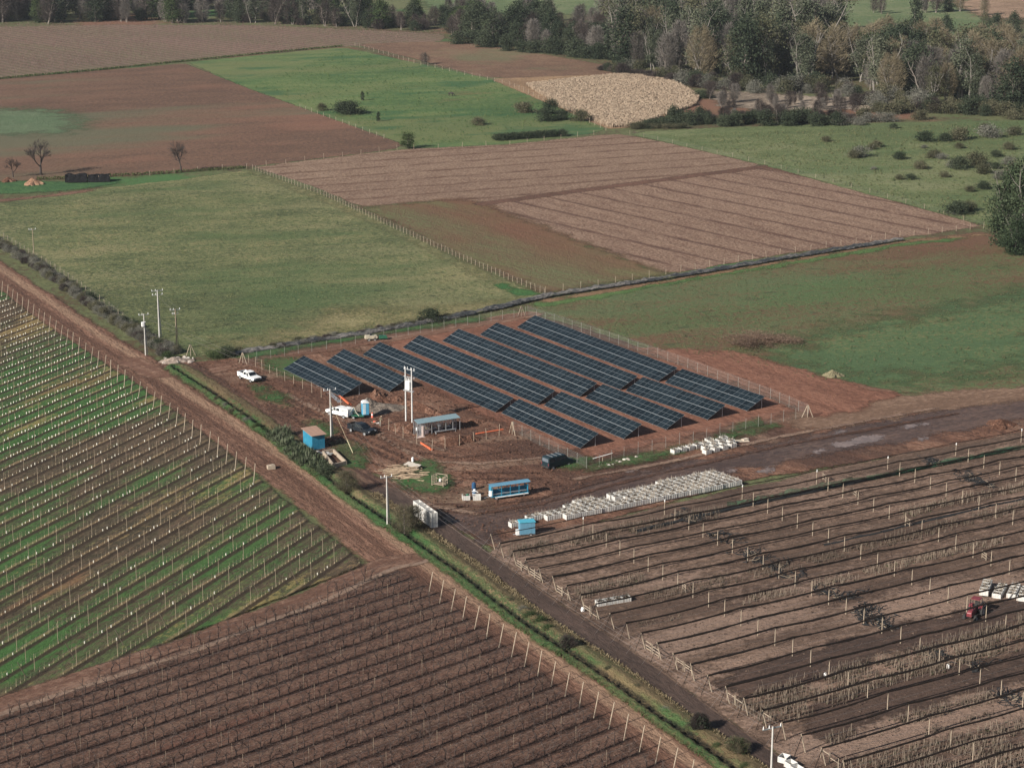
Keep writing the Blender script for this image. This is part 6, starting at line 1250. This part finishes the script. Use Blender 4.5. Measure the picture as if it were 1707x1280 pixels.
# hedge of brambles beside the left dirt road
brush('bramble_belt', [(-20, 394), (60, 436), (130, 486), (190, 530), (262, 566), (300, 592), (268, 594), (225, 564), (150, 516), (70, 458), (-20, 404)], 330, ('grey', 'bram', 'grey', 'grey', 'twig'), .8, 1.7)
for x, y in ((150, 500), (182, 524), (206, 540), (222, 548), (236, 562), (252, 572), (262, 580)): bush(random.choice(('grey', 'dark')), (x, y), 2.2, 1.6, 'taller bush in the bramble belt by the dirt road', 'taller bushes in the bramble belt')
# the black-lined ditch beyond the yard: dry brush and plastic
dp = [(392, 592), (520, 572), (640, 553), (720, 538), (800, 522), (905, 497), (1000, 482), (1110, 466), (1300, 434), (1500, 402)]
m_plast = ground_mat('black_ditch_lining', [(.25, (.035, .035, .034)), (.55, (.085, .082, .078)), (.85, (.21, .205, .20))], (.1, .5, 2.2), w=(.6, 1.2, 1.2), a=R(30), st=5, rough=.5, spec=.4, bump=.8, edge=(1.6, 1.2, .3), lat=[(.7, .3, (.17, .17, .17), .6)])
strip('ditch_lining', dp, 1.05, m_plast, .2, .8, 1.2, hfun=lambda X, Y, s, lat: np.interp(lat, [-3, -1.1, -.3, .6, 1.2, 3], [-.1, .1, .45, .5, .12, -.1])*(1+.3*np.sin(X*1.1)+.25*np.sin(X*2.7+Y)))
for i in range(60):
    s = random.random()*3.9; k = int(s); f = s-k; bush(random.choice(('twig', 'twig', 'grey', 'bram')), (dp[k][0]+(dp[k+1][0]-dp[k][0])*f+random.uniform(-3, 3), dp[k][1]+(dp[k+1][1]-dp[k][1])*f-random.uniform(0, 5)), random.uniform(1.2, 2.0), random.uniform(.6, 1.1), 'dry dark brush growing along the ditch behind the solar yard', 'dry brush along the rear ditch')
# hedge line between the far orchard and the ploughed field
m_v = leaf_mat('verge_leaves', [(.2, (.03, .05, .02)), (.6, (.06, .085, .03)), (.9, (.12, .11, .06))])
def tufts(name, line_px, hw, n, h, m, seed, gap=0.0):
    r = np.random.default_rng(seed); pts = [at(*q) for q in line_px]; seg = np.array([np.hypot(*(b-a)) for a, b in zip(pts, pts[1:])]); k = r.choice(len(seg), n, p=seg/seg.sum()); f = r.random(n)
    A = np.array(pts)[k]; B = np.array(pts)[k+1]; C = A+(B-A)*f[:, None]; d = (B-A)/np.linalg.norm(B-A, axis=1)[:, None]; off = r.uniform(-1, 1, n)*hw; off = np.where(np.abs(off) < gap, off+np.sign(off)*gap, off); C = C+np.stack([-d[:, 1], d[:, 0]], 1)*off[:, None]
    C3 = np.stack([C[:, 0], C[:, 1], np.full(n, .2)], 1); a = r.uniform(0, 6.28, n); w = np.stack([np.cos(a), np.sin(a), np.zeros(n)], 1)*h*.28; t = np.stack([r.normal(0, .4, n), r.normal(0, .4, n), r.uniform(.5, 1.2, n)], 1)*h
    V = np.stack([C3-w, C3+w, C3+w*.3+t, C3-w*.4+t], 1).reshape(-1, 3); return tag(link(name, np_mesh(name, V, np.arange(n*4).reshape(n, 4), m)), kind='stuff')
tufts('verge_grass', [(-20, 134), (150, 119), (310, 103), (440, 90), (570, 78)], 1.2, 2600, .6, [m_v], 5)
tufts('verge_grass', [(60, 300), (250, 291), (411, 280)], 1.5, 1200, .5, [m_v], 6)
m_g1 = leaf_mat('bank_blades', [(.2, (.04, .075, .026)), (.6, (.075, .11, .042)), (.9, (.15, .14, .075))]); m_g2 = leaf_mat('dry_blades', [(.2, (.11, .085, .045)), (.6, (.18, .14, .085)), (.9, (.26, .21, .13))])
tufts('bank_grass_blades', [(x, y) for x, y in DITCH[1:]], 1.5, 9000, .26, [m_g1], 7, .85)
tufts('dry_bank_grass', [(x+30, y-8) for x, y in DITCH[6:]], 1.0, 12000, .34, [m_g2], 8)
# flax clumps, bushes and bare shrubs along the ditch
def flax(seed):
    r = random.Random(seed); v = []; f = []
    for _ in range(150):
        a = r.uniform(0, 6.28); L = r.uniform(.8, 1.7); el = r.uniform(.5, 1.45); b = Vector((r.gauss(0, .25), r.gauss(0, .25), 0)); d = Vector((math.cos(a)*math.cos(el), math.sin(a)*math.cos(el), math.sin(el))); s = Vector((-math.sin(a), math.cos(a), 0))*.055; m_ = b+d*L*.6; e = b+d*L+Vector((0, 0, -.35*math.cos(el)*L)); k = len(v); v += [b-s*.6, b+s*.6, m_+s, m_-s, e]; f += [(k, k+1, k+2, k+3), (k+3, k+2, k+4)]
    return MB().add(v, f).mesh('flax_clump', lf_flax)
fl = [flax(i) for i in range(5)]
for i, (x, y) in enumerate([(452, 735), (462, 742), (470, 736), (472, 750), (482, 744), (488, 752), (480, 760), (494, 762), (502, 757), (500, 770), (508, 766), (490, 770), (514, 774), (506, 780), (520, 778), (524, 786), (532, 790), (516, 762), (538, 786), (546, 790), (530, 774), (540, 797), (476, 728), (464, 730)]):
    p = at(x, y); solo('flax_clump', fl[i % 5], 'spiky grey-green flax clump by the blue shed and ditch', 'plant', (p[0], p[1], .35), random.uniform(0, 6), 'flax clumps beside the blue shed', random.uniform(1.0, 1.45))
for i, (x, y) in enumerate([(360, 672), (376, 682), (392, 690), (404, 698), (418, 708), (430, 716), (440, 724), (384, 692), (410, 706), (425, 718)]):
    bush(random.choice(('mid', 'grey', 'bram')), (x, y), .9, .9, 'low weedy bush on the ditch bank near the road bend', 'weedy bushes on the upper ditch bank', z=.3)
bush('dark', (546, 798), 1.6, 2.0, 'dark round bush at the lower end of the flax row', z=.3)
def near_shrub(px, h, w, seed, label, m_t, m_l, nl):
    p = at(*px); t = thing('ditch_shrub', label, 'shrub', (p[0], p[1], .2), 0); link('stems', limb_mesh('stems', seed, [m_bark], .8*h, 12, .5*w, .06, 5), t)
    tc = twig_crown('twigs', seed, [m_t], 5200, (.08*h, .95*h, w), .011, .42); link('twigs', tc, t)
    if nl: link('foliage', crown_mesh('foliage', seed, [m_l], 40, nl, (.1*h, .9*h, w*.85), .09, .5), t)
tw_ol = leaf_mat('olive_twigs', [(.1, (.055, .050, .035)), (.5, (.10, .088, .058)), (.9, (.17, .145, .095))])
near_shrub((578, 822), 3.4, 1.9, 71, 'dense twiggy olive bush at the ditch below the trough', tw_ol, lf_olive, 16)
near_shrub((674, 892), 4.4, 2.2, 72, 'large half-bare olive bush in front of the stacked bins', tw_ol, lf_olive, 14)
near_shrub((690, 884), 3.6, 1.6, 75, 'half-bare bush touching the stacked bins', tw_ol, lf_olive, 8)
near_shrub((1165, 1222), 2.2, .9, 73, 'small upright dark green bush at the lower ditch', tw_dark, lf_dark, 34)
near_shrub((1228, 1258), 1.8, 1.15, 74, 'round olive green bush beside the dark road at bottom', tw_ol, lf_mid, 30)
near_shrub((946, 1082), 1.5, 1.0, 76, 'dark bush straddling the ditch beside the bright grass mound', tw_dark, lf_dark, 18)
for (x, y, w, h, k) in ((885, 1034, 1.5, .9, 'mid'), (900, 1042, 1.6, .9, 'mid'), (872, 1024, 1.2, .8, 'grey'), (915, 1054, 1.3, .8, 'mid'), (850, 1008, 1.1, .6, 'bram'), (790, 960, 1.0, .6, 'bram'), (1015, 1122, .9, .6, 'bram'), (1060, 1152, .9, .6, 'bram'), (1110, 1190, .9, .6, 'grey'), (1150, 1218, .9, .6, 'bram'), (1195, 1250, 1.0, .6, 'mid'), (1240, 1284, 1.1, .6, 'mid')):
    bush(k, (x, y), w, h, 'low weedy bush on the bank between ditch and dark road', 'weedy bushes on the lower ditch bank', z=.3)
tw_br = leaf_mat('brush_twigs', [(.1, (.11, .07, .05)), (.5, (.19, .13, .095)), (.9, (.29, .215, .16))])
p = at(1266, 572); solo('brush_heap', twig_crown('brush_heap', 77, [tw_br], 9000, (.0, .5, 1.0), .008, .12), 'brown heap of dry cut brush in the weedy field', 'brush heap', (p[0], p[1], .05), 0, None, (6.8, 6.2, 1.9))
# single bare trees at left and the olive in the middle
for (x, y, h, w, k, lb) in ((68, 292, 12.5, .95, 'lone', 'tall bare tree standing beside the tarpaulin shelter'), (22, 296, 7, .95, 'lone', 'fainter bare tree left of the tarpaulin shelter'), (302, 288, 9.5, .95, 'lone', 'bare wind-bent tree on the edge of the ploughed field'), (680, 248, 5, 1.6, 'mid', 'low spreading green tree at the pasture corner'), (708, 108, 4.5, 1.7, 'dtwig', 'brown bare bush tree at the fallow field fence')):
    p = at(x, y); tree(k, p[0], p[1], h, lb, None, w)
for (x, y) in ((604, 168), (631, 203)): p = at(x, y); tree('cyp', p[0], p[1], 3.2, 'small dark sapling conifer upper left of the pasture' if x < 620 else 'small dark sapling conifer lower in the pasture', None, 1.2)
# dry maize
def maize(poly, dens):
    pts = [at(*q) for q in poly]; lo, hi = np.min(pts, 0), np.max(pts, 0); r = np.random.default_rng(9); n = int((hi-lo).prod()*dens); X = r.uniform(lo[0], hi[0], n); Y = r.uniform(lo[1], hi[1], n); k = inside(X, Y, pts)
    k &= (np.sin(X*.21)*np.cos(Y*.17)+np.sin(X*.53+Y*.31)*.6+r.normal(0, .5, n)) > -.95; X, Y = X[k], Y[k]; n = len(X); H = r.uniform(.9, 1.6, n); a = r.uniform(0, 6.28, n); w = .05
    V = np.stack([np.stack([X-np.cos(a)*w, Y-np.sin(a)*w, np.zeros(n)], 1), np.stack([X+np.cos(a)*w, Y+np.sin(a)*w, np.zeros(n)], 1), np.stack([X+np.cos(a)*w*1.6+r.normal(0, .3, n), Y+np.sin(a)*w*1.6, H], 1), np.stack([X-np.cos(a)*w+r.normal(0, .3, n), Y-np.sin(a)*w, H*.9], 1)], 1).reshape(-1, 3)
    tag(link('dry_maize', np_mesh('dry_maize', V, np.arange(n*4).reshape(n, 4), leaf_mat('dry_maize_leaves', [(.1, (.23, .17, .12)), (.5, (.31, .235, .17)), (.9, (.39, .305, .225))]))), kind='stuff')
maize([(878, 144), (960, 134), (1062, 124), (1110, 132), (1166, 162), (1160, 176), (1058, 212), (1018, 214), (930, 178)], 11)
# far orchard trees: bare pinkish twigs in rows
fo = twig_crown('young_tree', 81, [leaf_mat('pink_twigs', [(.1, (.13, .075, .066)), (.5, (.20, .125, .11)), (.9, (.28, .19, .165))])], 46, (.3, 2.2, .9), .03, .75)
xf = []; OP = [at(*q) for q in ((-60, 47), (200, 43), (430, 44), (740, 60), (730, 69), (570, 77), (310, 101), (100, 120), (-60, 133))]
uo, co = U(-50), U(40); c0 = at(300, 80)
for i in range(-60, 61):
    for j in range(-45, 46):
        p = c0+uo*i*3.6+co*j*4.5+rng.normal(0, .3, 2)
        if inp(*p, OP): xf.append((p[0], p[1], 0, rng.random()*6, rng.uniform(.7, 1.2)))
spread('young_tree', fo, xf, 'young bare pinkish tree in the far orchard', 'tree', 'young trees of the far orchard')
def clods(name, poly, n, s0, s1, m, seed):
    pts = [at(*q) for q in poly]; lo, hi = np.min(pts, 0), np.max(pts, 0); r = np.random.default_rng(seed); X, Y = r.uniform(lo[0], hi[0], n*4), r.uniform(lo[1], hi[1], n*4); k = inside(X, Y, pts); X, Y = X[k][:n], Y[k][:n]; n = len(X)
    s_ = r.uniform(s0, s1, n)*r.choice([.5, .7, 1, 1.6], n, p=[.4, .3, .2, .1]); a = r.uniform(0, 6.28, n); B = []
    for q in range(3): B.append(np.stack([X+np.cos(a+q*2.1)*s_, Y+np.sin(a+q*2.1)*s_*.8, np.full(n, .25)], 1))
    T = np.stack([X+r.normal(0, .2, n)*s_, Y+r.normal(0, .2, n)*s_, .25+s_*r.uniform(.5, 1.0, n)], 1); V = np.stack(B+[T], 1).reshape(-1, 3); i = np.arange(n)[:, None]*4
    F = np.concatenate([i+np.array([[0, 1, 3]]), i+np.array([[1, 2, 3]]), i+np.array([[2, 0, 3]])]); tag(link(name, np_mesh(name, V, F, m)), kind='stuff')
YARD = [(310, 610), (420, 600), (640, 565), (700, 640), (860, 720), (980, 785), (960, 850), (840, 900), (760, 870), (640, 800), (450, 705)]
c_red = leaf_mat('red_clods', [(.1, (.09, .05, .036)), (.5, (.15, .082, .058)), (.9, (.24, .15, .11))]); c_br = leaf_mat('brown_clods', [(.1, (.07, .048, .038)), (.5, (.13, .09, .07)), (.9, (.22, .16, .125))])
clods('yard_clods', YARD, 9000, .06, .22, c_red, 41); clods('nursery_clods', [(850, 930), (1250, 815), (1760, 715), (1760, 1340), (1440, 1340), (1050, 1085)], 22000, .05, .17, c_br, 42)
clods('orchard_clods', [(0, 1190), (420, 1035), (668, 957), (1130, 1300), (1150, 1330), (0, 1330)], 14000, .04, .14, c_br, 43)
clods('weed_tussocks', [(20, 345), (300, 302), (415, 288), (890, 490), (640, 545), (320, 594), (240, 555)], 16000, .07, .20, leaf_mat('tussocks', [(.1, (.075, .088, .04)), (.5, (.12, .13, .056)), (.9, (.19, .18, .095))]), 44)
clods('weed_tussocks', [(900, 515), (1500, 405), (1700, 425), (1700, 640), (1400, 640), (1150, 590)], 14000, .07, .19, leaf_mat('tussocks_right', [(.1, (.06, .068, .035)), (.5, (.10, .11, .05)), (.9, (.15, .125, .075))]), 45)
clods('weed_tussocks', [(1100, 228), (1700, 204), (1700, 400), (1450, 320), (1270, 272)], 12000, .12, .32, leaf_mat('tussocks_far', [(.1, (.06, .075, .034)), (.5, (.11, .125, .055)), (.9, (.18, .17, .09))]), 46)
clods('weed_tussocks', [(420, 145), (570, 84), (830, 140), (1000, 214), (700, 244)], 9000, .12, .34, leaf_mat('tussocks_pasture', [(.1, (.035, .075, .03)), (.5, (.07, .115, .042)), (.9, (.13, .15, .06))]), 47)
# haze: pale air round the whole scene
hz = bpy.data.meshes.new('haze'); hb = MB(); hb.box((0, 420, 66), (6900, 6900, 134)); hz = hb.mesh('haze', [])
hm = bpy.data.materials.new('haze_air'); hm.use_nodes = True; ht = hm.node_tree; ht.nodes.clear(); ho = ht.nodes.new('ShaderNodeOutputMaterial'); hv = ht.nodes.new('ShaderNodeVolumePrincipled')
hv.inputs['Color'].default_value = (.82, .88, .95, 1); hv.inputs['Density'].default_value = .00005; hv.inputs['Anisotropy'].default_value = .2; ht.links.new(hv.outputs[0], ho.inputs['Volume']); hz.materials.append(hm)
tag(link('haze', hz), kind='stuff')
